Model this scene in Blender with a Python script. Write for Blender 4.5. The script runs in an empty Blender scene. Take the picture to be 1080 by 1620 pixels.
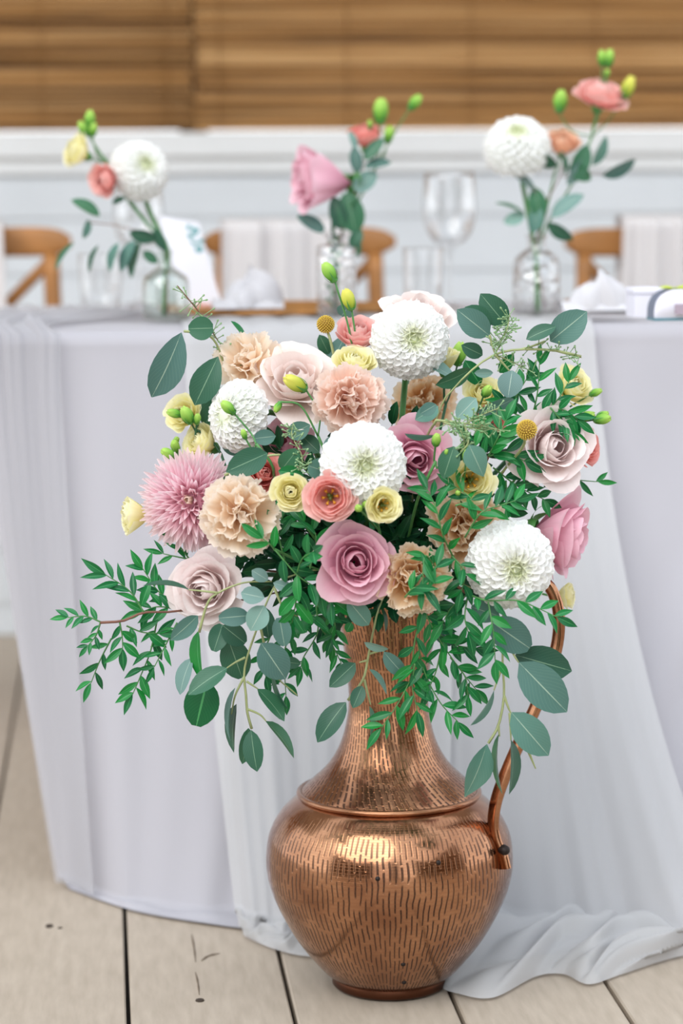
import bpy, math, random
from mathutils import Vector, Matrix, Euler

random.seed(7)
S = bpy.context.scene
COL = S.collection
PI = math.pi

# ------------------------------------------------------------------ camera
FPX = 3825.0                       # 85 mm on a 36 mm high frame, 1620 px
CAM_H = 0.918
cam_data = bpy.data.cameras.new('camera')
cam_data.sensor_fit = 'VERTICAL'
cam_data.sensor_height = 36.0
cam_data.sensor_width = 24.0
cam_data.lens = 85.0
cam = bpy.data.objects.new('camera', cam_data)
COL.objects.link(cam)
S.camera = cam
CAM = Vector((0, 0, CAM_H))
ROT = (Matrix.Rotation(math.radians(-5.6), 3, 'Z')
       @ Matrix.Rotation(math.radians(90 - 7.24), 3, 'X')
       @ Matrix.Rotation(math.radians(-0.5), 3, 'Z'))
cam.matrix_world = Matrix.Translation(CAM) @ ROT.to_4x4()
cam_data.clip_start = 0.05
cam_data.dof.use_dof = True
cam_data.dof.focus_distance = 2.68
cam_data.dof.aperture_fstop = 2.8

# ------------------------------------------------------------------ light
world = bpy.data.worlds.new('sky')
S.world = world
world.use_nodes = True
wn, wl = world.node_tree.nodes, world.node_tree.links
wn.clear()
w_out = wn.new('ShaderNodeOutputWorld')
w_bg = wn.new('ShaderNodeBackground')
w_tc = wn.new('ShaderNodeTexCoord')
w_sep = wn.new('ShaderNodeSeparateXYZ')
w_rmp = wn.new('ShaderNodeValToRGB')
w_map = wn.new('ShaderNodeMapRange')
w_map.inputs['From Min'].default_value = -0.3
w_map.inputs['From Max'].default_value = 1.0
w_rmp.color_ramp.elements[0].position = 0.08
w_rmp.color_ramp.elements[0].color = (0.30, 0.29, 0.26, 1)
w_rmp.color_ramp.elements[1].position = 0.21
w_rmp.color_ramp.elements[1].color = (0.95, 0.97, 1.0, 1)
e = w_rmp.color_ramp.elements.new(1.0)
e.color = (0.78, 0.88, 1.0, 1)
wl.new(w_tc.outputs['Generated'], w_sep.inputs[0])
wl.new(w_sep.outputs['Z'], w_map.inputs['Value'])
wl.new(w_map.outputs['Result'], w_rmp.inputs['Fac'])
wl.new(w_rmp.outputs['Color'], w_bg.inputs['Color'])
w_bg.inputs['Strength'].default_value = 1.9
wl.new(w_bg.outputs[0], w_out.inputs['Surface'])

sun_d = bpy.data.lights.new('sun', 'SUN')
sun_d.energy = 2.0
sun_d.angle = math.radians(50)
sun_d.color = (1.0, 0.97, 0.93)
sun = bpy.data.objects.new('sun', sun_d)
sun.rotation_euler = (math.radians(48), 0, math.radians(-35))
sun.location = (-3, -4, 5)
COL.objects.link(sun)

S.view_settings.view_transform = 'Standard'
S.view_settings.look = 'None'
S.view_settings.gamma = 1.0
S.view_settings.use_curve_mapping = False
S.view_settings.exposure = 0.0
S.cycles.max_bounces = 10
S.cycles.transparent_max_bounces = 12
S.cycles.transmission_bounces = 10
S.cycles.caustics_reflective = False
S.cycles.caustics_refractive = False
S.cycles.use_denoising = True

# ------------------------------------------------------------------ helpers
def ray(px, py):
    return ROT @ Vector(((px - 540) / FPX, -(py - 810) / FPX, -1))
def at_y(px, py, y):               # the point seen at a pixel, at world depth y
    d = ray(px, py)
    return CAM + d * (y / d.y)
def at_z(px, py, z):               # the point seen at a pixel, at world height z
    d = ray(px, py)
    return CAM + d * ((z - CAM_H) / d.z)

JUG = at_z(617, 1556, 0.0)         # foot of the jug
YJ = JUG.y
def P(px, py, dy=0.0):
    return at_y(px, py, YJ + dy)
SJ = 100 / (at_y(667, 1250, YJ) - at_y(567, 1250, YJ)).length   # pixels per metre at the jug
def M(px, dy=0.0):                 # pixels -> metres at the jug's depth + dy
    return px * (YJ + dy) / (SJ * YJ)

def lin(h):
    h = h.lstrip('#')
    out = []
    for i in (0, 2, 4):
        c = int(h[i:i + 2], 16) / 255
        out.append(c / 12.92 if c <= 0.04045 else ((c + 0.055) / 1.055) ** 2.4)
    return (*out, 1.0)

def tag(o, label=None, cat=None, group=None, kind=None):
    if label: o['label'] = label
    if cat: o['category'] = cat
    if group: o['group'] = group
    if kind: o['kind'] = kind
    return o

def link(name, mesh, parent=None, mat4=None):
    o = bpy.data.objects.new(name, mesh)
    COL.objects.link(o)
    if parent is not None:
        o.parent = parent
    if mat4 is not None:
        o.matrix_local = mat4
    return o

def thing(name, label, cat, loc=(0, 0, 0), group=None, rot=None):
    o = bpy.data.objects.new(name, None)
    COL.objects.link(o)
    o.empty_display_size = 0.02
    m = rot.to_4x4() if rot is not None else Matrix.Identity(4)
    o.matrix_world = Matrix.Translation(Vector(loc)) @ m
    o['_m'] = [v for row in o.matrix_world for v in row]
    tag(o, label, cat, group)
    return o
def inv(root):
    v = list(root['_m'])
    return Matrix([v[0:4], v[4:8], v[8:12], v[12:16]]).inverted()

class MB:
    """collects vertices and faces of one mesh"""
    def __init__(self):
        self.v, self.f, self.uv = [], [], []
    def grid(self, fn, nu, nv, closed=False):
        b = len(self.v)
        cols = nu if closed else nu + 1
        for j in range(nv + 1):
            for i in range(cols):
                self.v.append(tuple(fn(i / nu, j / nv)))
        for j in range(nv):
            for i in range(nu):
                i2 = (i + 1) % cols
                self.f.append((b + j * cols + i, b + j * cols + i2, b + (j + 1) * cols + i2, b + (j + 1) * cols + i))
                self.uv += [(i / nu, j / nv), ((i + 1) / nu, j / nv), ((i + 1) / nu, (j + 1) / nv), (i / nu, (j + 1) / nv)]
        return self
    def tube(self, pts, r, n=6, cap=True):
        pts = [Vector(p) for p in pts]
        k = len(pts)
        rad = r if hasattr(r, '__len__') else [r] * k
        up = None
        b = len(self.v)
        for i, p in enumerate(pts):
            t = (pts[min(i + 1, k - 1)] - pts[max(i - 1, 0)]).normalized()
            if up is None:
                up = t.orthogonal().normalized()
            up = (up - t * up.dot(t)).normalized()
            s = t.cross(up)
            for j in range(n):
                a = 2 * PI * j / n
                self.v.append(tuple(p + (up * math.cos(a) + s * math.sin(a)) * rad[i]))
        for i in range(k - 1):
            for j in range(n):
                j2 = (j + 1) % n
                self.f.append((b + i * n + j, b + i * n + j2, b + (i + 1) * n + j2, b + (i + 1) * n + j))
                self.uv += [(j / n, i / (k - 1)), ((j + 1) / n, i / (k - 1)), ((j + 1) / n, (i + 1) / (k - 1)), (j / n, (i + 1) / (k - 1))]
        if cap:
            self.f.append(tuple(b + j for j in reversed(range(n))))
            self.uv += [(0, 0)] * n
            self.f.append(tuple(b + (k - 1) * n + j for j in range(n)))
            self.uv += [(1, 1)] * n
        return self
    def lathe(self, prof, n=32, c=(0, 0, 0)):
        return self.grid(lambda u, v: _lathe_pt(prof, u, v, c), n, len(prof) - 1, closed=True)
    def box(self, lo, hi, bev=0.0):
        b = len(self.v)
        x0, y0, z0 = lo; x1, y1, z1 = hi
        if bev <= 0:
            self.v += [(x0, y0, z0), (x1, y0, z0), (x1, y1, z0), (x0, y1, z0), (x0, y0, z1), (x1, y0, z1), (x1, y1, z1), (x0, y1, z1)]
            fs = [(0, 3, 2, 1), (4, 5, 6, 7), (0, 1, 5, 4), (1, 2, 6, 5), (2, 3, 7, 6), (3, 0, 4, 7)]
        else:
            e = bev
            self.v += [(x0, y0, z0), (x1, y0, z0), (x1, y1, z0), (x0, y1, z0),
                       (x0, y0, z1 - e), (x1, y0, z1 - e), (x1, y1, z1 - e), (x0, y1, z1 - e),
                       (x0 + e, y0 + e, z1), (x1 - e, y0 + e, z1), (x1 - e, y1 - e, z1), (x0 + e, y1 - e, z1)]
            fs = [(0, 3, 2, 1), (8, 9, 10, 11), (0, 1, 5, 4), (1, 2, 6, 5), (2, 3, 7, 6), (3, 0, 4, 7),
                  (4, 5, 9, 8), (5, 6, 10, 9), (6, 7, 11, 10), (7, 4, 8, 11)]
        for f in fs:
            self.f.append(tuple(b + i for i in f))
            self.uv += [(0, 0), (1, 0), (1, 1), (0, 1)]
        return self
    def mesh(self, name, mat, smooth=True, xf=None):
        me = bpy.data.meshes.new(name)
        vs = self.v if xf is None else [tuple(xf @ Vector(p)) for p in self.v]
        me.from_pydata(vs, [], self.f)
        uvl = me.uv_layers.new(name='UVMap')
        flat = [c for p in self.uv for c in p]
        if len(flat) == 2 * len(me.loops):
            uvl.data.foreach_set('uv', flat)
        me.polygons.foreach_set('use_smooth', [smooth] * len(me.polygons))
        if mat is not None:
            me.materials.append(mat)
        me.update()
        return me
    def build(self, name, mat, parent=None, smooth=True, xf=None, mat4=None):
        return link(name, self.mesh(name, mat, smooth, xf), parent, mat4)

def _lathe_pt(prof, u, v, c):
    k = v * (len(prof) - 1)
    i = min(int(round(k)), len(prof) - 1)
    r, z = prof[i]
    a = 2 * PI * u
    return (c[0] + r * math.cos(a), c[1] + r * math.sin(a), c[2] + z)

def smooth_path(pts, n=24):
    """Catmull-Rom through the points"""
    pts = [Vector(p) for p in pts]
    if len(pts) < 3:
        return [pts[0].lerp(pts[-1], i / n) for i in range(n + 1)]
    ext = [pts[0] * 2 - pts[1]] + pts + [pts[-1] * 2 - pts[-2]]
    out = []
    seg = len(pts) - 1
    for i in range(n + 1):
        t = i / n * seg
        k = min(int(t), seg - 1)
        t -= k
        a, b, c, d = ext[k:k + 4]
        out.append(0.5 * ((2 * b) + (c - a) * t + (2 * a - 5 * b + 4 * c - d) * t * t + (3 * b - a - 3 * c + d) * t ** 3))
    return out

def lerp(a, b, t): return a + (b - a) * t
def sstep(a, b, x):
    t = max(0.0, min(1.0, (x - a) / (b - a)))
    return t * t * (3 - 2 * t)
def interp(tab, x):
    if x <= tab[0][0]: return tab[0][1]
    for (x0, y0), (x1, y1) in zip(tab, tab[1:]):
        if x <= x1:
            return y0 + (y1 - y0) * (x - x0) / (x1 - x0)
    return tab[-1][1]

# ------------------------------------------------------------------ materials
def mat_new(name):
    m = bpy.data.materials.new(name)
    m.use_nodes = True
    nt = m.node_tree
    b = nt.nodes['Principled BSDF']
    return m, nt, b
def N(nt, typ, **kw):
    n = nt.nodes.new(typ)
    for k, v in kw.items():
        setattr(n, k, v)
    return n
def math_node(nt, op, a, b=None):
    n = nt.nodes.new('ShaderNodeMath')
    n.operation = op
    for i, x in enumerate((a, b)):
        if x is None: continue
        if isinstance(x, (int, float)): n.inputs[i].default_value = x
        else: nt.links.new(x, n.inputs[i])
    return n.outputs[0]

def plain(name, col, rough=0.5, metal=0.0, noise=0.0, scale=30, bump=0.0, trans=0.0):
    m, nt, b = mat_new(name)
    c = lin(col)
    b.inputs['Base Color'].default_value = c
    b.inputs['Roughness'].default_value = rough
    b.inputs['Metallic'].default_value = metal
    if noise or bump:
        tc = N(nt, 'ShaderNodeTexCoord')
        nz = N(nt, 'ShaderNodeTexNoise')
        nz.inputs['Scale'].default_value = scale
        nz.inputs['Detail'].default_value = 5
        nt.links.new(tc.outputs['Object'], nz.inputs['Vector'])
        if noise:
            r = N(nt, 'ShaderNodeValToRGB')
            r.color_ramp.elements[0].position = 0.3
            r.color_ramp.elements[1].position = 0.7
            r.color_ramp.elements[0].color = tuple(x * (1 - noise) for x in c[:3]) + (1,)
            r.color_ramp.elements[1].color = tuple(min(1, x * (1 + noise * 0.5)) for x in c[:3]) + (1,)
            nt.links.new(nz.outputs['Fac'], r.inputs['Fac'])
            nt.links.new(r.outputs['Color'], b.inputs['Base Color'])
        if bump:
            bp = N(nt, 'ShaderNodeBump')
            bp.inputs['Strength'].default_value = bump
            bp.inputs['Distance'].default_value = 0.002
            nt.links.new(nz.outputs['Fac'], bp.inputs['Height'])
            nt.links.new(bp.outputs[0], b.inputs['Normal'])
    if trans:
        add_translucent(nt, b, trans)
    return m
def add_translucent(nt, b, fac):
    out = [n for n in nt.nodes if n.type == 'OUTPUT_MATERIAL'][0]
    tr = N(nt, 'ShaderNodeBsdfTranslucent')
    mx = N(nt, 'ShaderNodeMixShader')
    mx.inputs[0].default_value = fac
    src = b.inputs['Base Color']
    if src.is_linked:
        nt.links.new(src.links[0].from_socket, tr.inputs['Color'])
    else:
        tr.inputs['Color'].default_value = src.default_value
    nt.links.new(b.outputs[0], mx.inputs[1])
    nt.links.new(tr.outputs[0], mx.inputs[2])
    nt.links.new(mx.outputs[0], out.inputs['Surface'])

def petal_mat(name, stops, rough=0.55, trans=0.3, vein=0.06):
    """colour runs along the petal from its base (v = 0) to its rim (v = 1)"""
    m, nt, b = mat_new(name)
    uv = N(nt, 'ShaderNodeUVMap')
    sp = N(nt, 'ShaderNodeSeparateXYZ')
    nt.links.new(uv.outputs[0], sp.inputs[0])
    r = N(nt, 'ShaderNodeValToRGB')
    els = r.color_ramp.elements
    els[0].position, els[0].color = stops[0][0], lin(stops[0][1])
    els[1].position, els[1].color = stops[-1][0], lin(stops[-1][1])
    for p, c in stops[1:-1]:
        els.new(p).color = lin(c)
    nt.links.new(sp.outputs['Y'], r.inputs['Fac'])
    # fine veins fanning along the petal
    mp = N(nt, 'ShaderNodeMapping')
    mp.inputs['Scale'].default_value = (26, 2, 1)
    nz = N(nt, 'ShaderNodeTexNoise')
    nz.inputs['Scale'].default_value = 1.0
    nz.inputs['Detail'].default_value = 3
    nt.links.new(uv.outputs[0], mp.inputs[0])
    nt.links.new(mp.outputs[0], nz.inputs['Vector'])
    oi = N(nt, 'ShaderNodeObjectInfo')
    val = math_node(nt, 'ADD', math_node(nt, 'MULTIPLY', nz.outputs['Fac'], vein * 2), 1.0 - vein)
    val = math_node(nt, 'ADD', val, math_node(nt, 'MULTIPLY', math_node(nt, 'SUBTRACT', oi.outputs['Random'], 0.5), 0.06))
    hs = N(nt, 'ShaderNodeHueSaturation')
    nt.links.new(val, hs.inputs['Value'])
    nt.links.new(r.outputs['Color'], hs.inputs['Color'])
    nt.links.new(hs.outputs[0], b.inputs['Base Color'])
    b.inputs['Roughness'].default_value = rough
    b.inputs['Specular IOR Level'].default_value = 0.25
    add_translucent(nt, b, trans)
    return m

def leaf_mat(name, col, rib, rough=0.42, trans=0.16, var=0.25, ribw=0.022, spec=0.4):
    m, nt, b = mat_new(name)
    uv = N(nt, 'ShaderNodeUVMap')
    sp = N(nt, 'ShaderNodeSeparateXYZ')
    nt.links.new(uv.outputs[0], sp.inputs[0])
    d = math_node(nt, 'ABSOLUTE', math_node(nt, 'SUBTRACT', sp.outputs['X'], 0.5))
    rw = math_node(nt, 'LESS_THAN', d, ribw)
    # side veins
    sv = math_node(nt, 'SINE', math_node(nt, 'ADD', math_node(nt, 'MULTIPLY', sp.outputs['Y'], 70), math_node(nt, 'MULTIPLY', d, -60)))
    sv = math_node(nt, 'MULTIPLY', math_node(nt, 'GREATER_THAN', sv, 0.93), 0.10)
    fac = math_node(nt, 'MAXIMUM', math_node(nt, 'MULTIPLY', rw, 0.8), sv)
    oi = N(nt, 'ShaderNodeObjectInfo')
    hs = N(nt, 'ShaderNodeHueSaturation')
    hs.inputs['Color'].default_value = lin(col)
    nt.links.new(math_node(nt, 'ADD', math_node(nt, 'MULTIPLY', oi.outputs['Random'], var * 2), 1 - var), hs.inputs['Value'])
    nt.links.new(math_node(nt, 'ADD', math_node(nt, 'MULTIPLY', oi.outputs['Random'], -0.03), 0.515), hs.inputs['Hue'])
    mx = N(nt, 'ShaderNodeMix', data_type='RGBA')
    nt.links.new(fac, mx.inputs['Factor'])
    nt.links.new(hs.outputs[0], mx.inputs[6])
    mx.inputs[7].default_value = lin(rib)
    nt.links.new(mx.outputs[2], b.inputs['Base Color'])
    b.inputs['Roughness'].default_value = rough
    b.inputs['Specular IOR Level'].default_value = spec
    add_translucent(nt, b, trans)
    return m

MT = {}
MT['euc'] = leaf_mat('eucalyptus_leaf', '#557f74', '#a9c0ab', rough=0.5, ribw=0.015)
MT['euc_dark'] = leaf_mat('eucalyptus_leaf_dark', '#37694f', '#86aa8b', rough=0.42, ribw=0.015)
MT['euc_pale'] = leaf_mat('eucalyptus_leaf_pale', '#769a92', '#b6c9ba', rough=0.55, ribw=0.015)
MT['gloss'] = leaf_mat('glossy_leaf', '#18763b', '#55ab68', rough=0.33, trans=0.2, var=0.35, ribw=0.03)
MT['filler'] = leaf_mat('shade_filler_leaf', '#0f4a2a', '#2c7446', rough=0.38, trans=0.15, var=0.4, ribw=0.03)  # green darkened to stand in for the shade inside the bouquet
MT['stem'] = plain('stem_green', '#4f8a4a', 0.5, noise=0.2, scale=60)
MT['stem_dark'] = plain('stem_dark_green', '#2c6140', 0.5, noise=0.2, scale=60)
MT['stem_pale'] = plain('stem_pale', '#a3ad78', 0.55, noise=0.2, scale=60)
MT['stem_brown'] = plain('stem_brown', '#7a5142', 0.6, noise=0.25, scale=60)
MT['seed'] = plain('eucalyptus_seed', '#86a777', 0.55)
MT['sepal'] = plain('sepal', '#55974a', 0.5, trans=0.15)
MT['white_core'] = plain('dahlia_core', '#dfe5cf', 0.7)
MT['white'] = petal_mat('dahlia_petal', [(0.0, '#f0f3dc'), (0.3, '#f9faf4'), (0.55, '#fbfcfa'), (1.0, '#ffffff')], trans=0.4, vein=0.01)
MT['white_heart'] = petal_mat('dahlia_heart_petal', [(0.0, '#c6d388'), (0.5, '#e6ecc0'), (0.85, '#f3f6de'), (1.0, '#fafbf2')], trans=0.4, vein=0.03)
MT['mauve'] = petal_mat('mauve_rose_petal', [(0.0, '#b5547c'), (0.35, '#dc93b0'), (0.75, '#ecb9ca'), (1.0, '#f2cad6')])
MT['pinkrose'] = petal_mat('pink_rose_petal', [(0.0, '#e294b0'), (0.5, '#f0b5c8'), (1.0, '#f6cfdb')])
MT['blush'] = petal_mat('blush_rose_petal', [(0.0, '#f6cfcb'), (0.4, '#fbe6e3'), (0.8, '#fbefed'), (1.0, '#fcf2f1')])
MT['cream'] = petal_mat('cream_rose_petal', [(0.0, '#ecc9b8'), (0.4, '#f6e4dc'), (1.0, '#fbf0ec')])
MT['peach'] = petal_mat('peach_carnation_petal', [(0.0, '#f0c79f'), (0.45, '#f8e0c4'), (0.85, '#fbeedd'), (1.0, '#fdf3e8')], trans=0.45, vein=0.08)
MT['peachpink'] = petal_mat('pink_peach_carnation_petal', [(0.0, '#f0a993'), (0.4, '#f8d5c2'), (0.85, '#fce8dc'), (1.0, '#fdeee6')], trans=0.45, vein=0.08)
MT['amber'] = petal_mat('amber_carnation_petal', [(0.0, '#c98140'), (0.45, '#ebbd85'), (0.8, '#f6dcb8'), (1.0, '#fceedb')], trans=0.4, vein=0.1)
MT['chrys'] = petal_mat('chrysanthemum_petal', [(0.0, '#f3aec3'), (0.4, '#f9cfda'), (0.8, '#fce0e7'), (1.0, '#feeef1')], trans=0.5)
MT['chrys_core'] = plain('chrysanthemum_core', '#e3a9ba', 0.7)
MT['chrys_heart'] = petal_mat('chrysanthemum_heart_petal', [(0.0, '#f3dcc6'), (1.0, '#fbeedd')], trans=0.45)
MT['yellow'] = petal_mat('yellow_lisianthus_petal', [(0.0, '#ecdf80'), (0.4, '#f8eea6'), (0.85, '#faf5c4'), (1.0, '#fcf8d8')])
MT['pink'] = petal_mat('pink_lisianthus_petal', [(0.0, '#f0dfa6'), (0.25, '#f3a9a0'), (0.8, '#f9c2bb'), (1.0, '#fbd3cd')])
MT['coral'] = petal_mat('coral_lisianthus_petal', [(0.0, '#e37466'), (0.5, '#f29a90'), (1.0, '#f8b8b0')])
MT['peachlis'] = petal_mat('peach_lisianthus_petal', [(0.0, '#e69a70'), (0.5, '#f4bf9c'), (1.0, '#f9d6bc')])
MT['bud_green'] = petal_mat('bud_green', [(0.0, '#3f8f36'), (0.4, '#7cba48'), (1.0, '#b5d968')], trans=0.2)
MT['bud_yellow'] = petal_mat('bud_yellow', [(0.0, '#7cae3c'), (0.4, '#c2cf4e'), (1.0, '#e6df6c')], trans=0.25)
MT['stamen'] = plain('stamen', '#d9a02a', 0.5)
MT['pistil'] = plain('pistil', '#4a5a1e', 0.5)
MT['billy'] = plain('craspedia_yellow', '#d2b347', 0.6)
MT['billy_core'] = plain('craspedia_core', '#8a6a1e', 0.7)

# ------------------------------------------------------------------ setting
# painted plank floor: the boards run straight away from the camera's right
def floor_mat():
    m, nt, b = mat_new('painted_boards')
    tc = N(nt, 'ShaderNodeTexCoord')
    oi = N(nt, 'ShaderNodeObjectInfo')
    mp = N(nt, 'ShaderNodeMapping')
    mp.inputs['Scale'].default_value = (1.6, 0.25, 1.0)
    add = N(nt, 'ShaderNodeVectorMath'); add.operation = 'ADD'
    nt.links.new(tc.outputs['Object'], add.inputs[0])
    cmb = N(nt, 'ShaderNodeCombineXYZ')
    nt.links.new(math_node(nt, 'MULTIPLY', oi.outputs['Random'], 40.0), cmb.inputs[1])
    nt.links.new(cmb.outputs[0], add.inputs[1])
    nt.links.new(add.outputs[0], mp.inputs[0])
    g = N(nt, 'ShaderNodeTexNoise'); g.inputs['Scale'].default_value = 60; g.inputs['Detail'].default_value = 8
    nt.links.new(mp.outputs[0], g.inputs['Vector'])
    r = N(nt, 'ShaderNodeValToRGB')
    r.color_ramp.elements[0].position = 0.3; r.color_ramp.elements[0].color = lin('#a99b8a')
    r.color_ramp.elements[1].position = 0.7; r.color_ramp.elements[1].color = lin('#b9ab9a')
    nt.links.new(g.outputs['Fac'], r.inputs['Fac'])
    n2 = N(nt, 'ShaderNodeTexNoise'); n2.inputs['Scale'].default_value = 42; n2.inputs['Detail'].default_value = 10
    n2.inputs['Roughness'].default_value = 0.75
    nt.links.new(add.outputs[0], n2.inputs['Vector'])
    r2 = N(nt, 'ShaderNodeValToRGB')
    r2.color_ramp.elements[0].position = 0.66; r2.color_ramp.elements[0].color = (0, 0, 0, 1)
    r2.color_ramp.elements[1].position = 0.74; r2.color_ramp.elements[1].color = (1, 1, 1, 1)
    nt.links.new(n2.outputs['Fac'], r2.inputs['Fac'])
    mx = N(nt, 'ShaderNodeMix', data_type='RGBA')
    nt.links.new(math_node(nt, 'MULTIPLY', r2.outputs['Color'], 0.55), mx.inputs['Factor'])
    nt.links.new(r.outputs['Color'], mx.inputs[6])
    mx.inputs[7].default_value = lin('#7c6d5c')
    nt.links.new(mx.outputs[2], b.inputs['Base Color'])
    b.inputs['Roughness'].default_value = 0.55
    bp = N(nt, 'ShaderNodeBump'); bp.inputs['Strength'].default_value = 0.25; bp.inputs['Distance'].default_value = 0.002
    nt.links.new(g.outputs['Fac'], bp.inputs['Height'])
    nt.links.new(bp.outputs[0], b.inputs['Normal'])
    return m
MT['board'] = floor_mat()
MT['gap'] = plain('floor_gap', '#2e2620', 0.9)
MT['paint'] = plain('white_paint', '#eceff0', 0.5, noise=0.04, scale=8)
MT['paint_wall'] = plain('white_wall_paint', '#dbe1e6', 0.55, noise=0.05, scale=6)
MT['ceiling'] = plain('ceiling_paint', '#d8d4cc', 0.7)

floor = link('floor', MB().box((-3.2, -2.0, -0.06), (3.4, 5.42, -0.024)).mesh('floor', MT['gap'], False))
tag(floor, kind='structure')
PW = 0.1885
gx0 = at_z(464, 1600, 0).x
for i in range(-15, 17):
    x0 = gx0 + i * PW + 0.0025
    x1 = gx0 + (i + 1) * PW - 0.0025
    pl = MB().box((x0, -2.0, -0.024), (x1, 5.42, random.uniform(-0.0012, 0.0)), 0.002)
    pl.build('plank', MT['board'], floor, False)
# knots and old nail holes in the paint
knot_m = plain('knot', '#3c3026', 0.8)
for px, py, r in ((78, 1465, .005), (95, 1468, .003), (316, 1582, .005)):
    c = at_z(px, py, 0.0)
    kb = MB().lathe([(0.0, 0.0006), (r, 0.0005), (r * 1.1, -0.002)], 10, (0, 0, 0))
    k = kb.build('knot', knot_m, floor, False, mat4=Matrix.Translation(c) @ Matrix.Diagonal((1, random.uniform(1, 2.2), 1, 1)))

# fine cracks in the paint of one board
for pts in (((303, 1478), (307, 1500), (309, 1522)), ((309, 1538), (313, 1556), (315, 1574)), ((318, 1520), (330, 1512), (348, 1508))):
    MB().tube(smooth_path([at_z(x, y, -0.0002) for x, y in pts], 6), [0.0003, 0.0008, 0.0012, 0.0007, 0.0011, 0.0006, 0.0003], 5).build('crack', plain('crack', '#6b5b4b', 0.9), floor)

# parapet wall behind the table
YW = 5.2
CAPZ = at_y(540, 207.5, YW - 0.03).z
wall = link('wall_back', MB().box((-3.2, YW + 0.02, -0.02), (3.4, YW + 0.12, CAPZ - 0.03)).mesh('wall_back', MT['paint_wall'], False))
tag(wall, kind='structure')
bh = 0.118
z = CAPZ - 0.062
while z > 0.02:
    zl = max(0.0, z - bh)
    b_ = MB()
    def cb(u, v, z=z, zl=zl):
        prof = [(YW + 0.019, z), (YW + 0.008, z), (YW + 0.006, z - 0.002), (YW + 0.001, zl + 0.003), (YW + 0.003, zl), (YW + 0.019, zl)]
        y, zz = prof[int(round(v * 5))]
        return (lerp(-3.2, 3.4, u), y, zz)
    b_.grid(cb, 1, 5)
    b_.build('board', MT['paint_wall'], wall, False)
    z -= bh
cap = link('trim_1', MB().box((-3.2, YW - 0.03, CAPZ - 0.05), (3.4, YW + 0.16, CAPZ), 0.006).mesh('trim_1', MT['paint'], False))
tag(cap, kind='structure')
ledge = link('trim_2', MB().box((-3.2, YW - 0.012, CAPZ - 0.085), (3.4, YW + 0.02, CAPZ - 0.0502)).mesh('trim_2', MT['paint'], False))
tag(ledge, kind='structure')
lintel = link('trim_3', MB().box((-3.2, YW - 0.02, 2.30), (3.4, YW + 0.14, 2.52), 0.01).mesh('trim_3', MT['paint'], False))
tag(lintel, kind='structure')
ceil = link('ceiling', MB().box((-3.2, 3.5, 2.52), (3.4, 5.42, 2.58)).mesh('ceiling', MT['ceiling'], False))  # unseen; front part left off so sky light reaches the table
tag(ceil, kind='structure')
# unseen wall panels added behind the camera, with gaps, for the copper to reflect
MT['panel'] = plain('warm_panel', '#6f563c', 0.7, noise=0.1, scale=3)
for i, (x0, x1) in enumerate(((-3.2, -1.55), (-0.12, 0.46), (1.75, 3.4))):
    p = link('reflection_panel_front_%d' % (i + 1) if i else 'reflection_panel_front', MB().box((x0, -1.98, -0.02), (x1, -1.86, 2.4), 0.01).mesh('panel', MT['panel'], False))
    tag(p, kind='structure')

for nm, x0, x1, y1 in (('reflection_panel_left', -3.2, -3.08, 0.9), ('reflection_panel_right', 3.28, 3.4, 1.4)):  # side panels added out of view, also for the copper's reflections
    p = link(nm, MB().box((x0, -1.86, -0.02), (x1, y1, 2.4), 0.01).mesh('panel', MT['panel'], False))
    tag(p, kind='structure')

# reed blinds above the parapet
def reed_mat():
    m, nt, b = mat_new('reed')
    tc = N(nt, 'ShaderNodeTexCoord'); oi = N(nt, 'ShaderNodeObjectInfo')
    mp = N(nt, 'ShaderNodeMapping'); mp.inputs['Scale'].default_value = (2.5, 30, 30)
    nt.links.new(tc.outputs['Object'], mp.inputs[0])
    add = N(nt, 'ShaderNodeVectorMath'); add.operation = 'ADD'
    cmb = N(nt, 'ShaderNodeCombineXYZ')
    nt.links.new(math_node(nt, 'MULTIPLY', oi.outputs['Random'], 50.0), cmb.inputs[0])
    nt.links.new(mp.outputs[0], add.inputs[0]); nt.links.new(cmb.outputs[0], add.inputs[1])
    nz = N(nt, 'ShaderNodeTexNoise'); nz.inputs['Scale'].default_value = 1; nz.inputs['Detail'].default_value = 6
    nt.links.new(add.outputs[0], nz.inputs['Vector'])
    f = math_node(nt, 'ADD', math_node(nt, 'MULTIPLY', nz.outputs['Fac'], 0.85), math_node(nt, 'MULTIPLY', oi.outputs['Random'], 0.40))
    r = N(nt, 'ShaderNodeValToRGB')
    r.color_ramp.elements[0].position = 0.3; r.color_ramp.elements[0].color = lin('#5e3d1c')
    r.color_ramp.elements[1].position = 0.95; r.color_ramp.elements[1].color = lin('#e0b780')
    r.color_ramp.elements.new(0.6).color = lin('#b5854c')
    dk = math_node(nt, 'MULTIPLY', math_node(nt, 'GREATER_THAN', math_node(nt, 'FRACT', math_node(nt, 'MULTIPLY', oi.outputs['Random'], 37.0)), 0.72), -0.30)
    f = math_node(nt, 'ADD', f, dk)
    nt.links.new(f, r.inputs['Fac']); nt.links.new(r.outputs['Color'], b.inputs['Base Color'])
    b.inputs['Roughness'].default_value = 0.5
    return m
MT['reed'] = reed_mat()
MT['twine'] = plain('twine', '#a57a48', 0.9)
seam = at_y(306, 100, YW + 0.05).x
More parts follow.
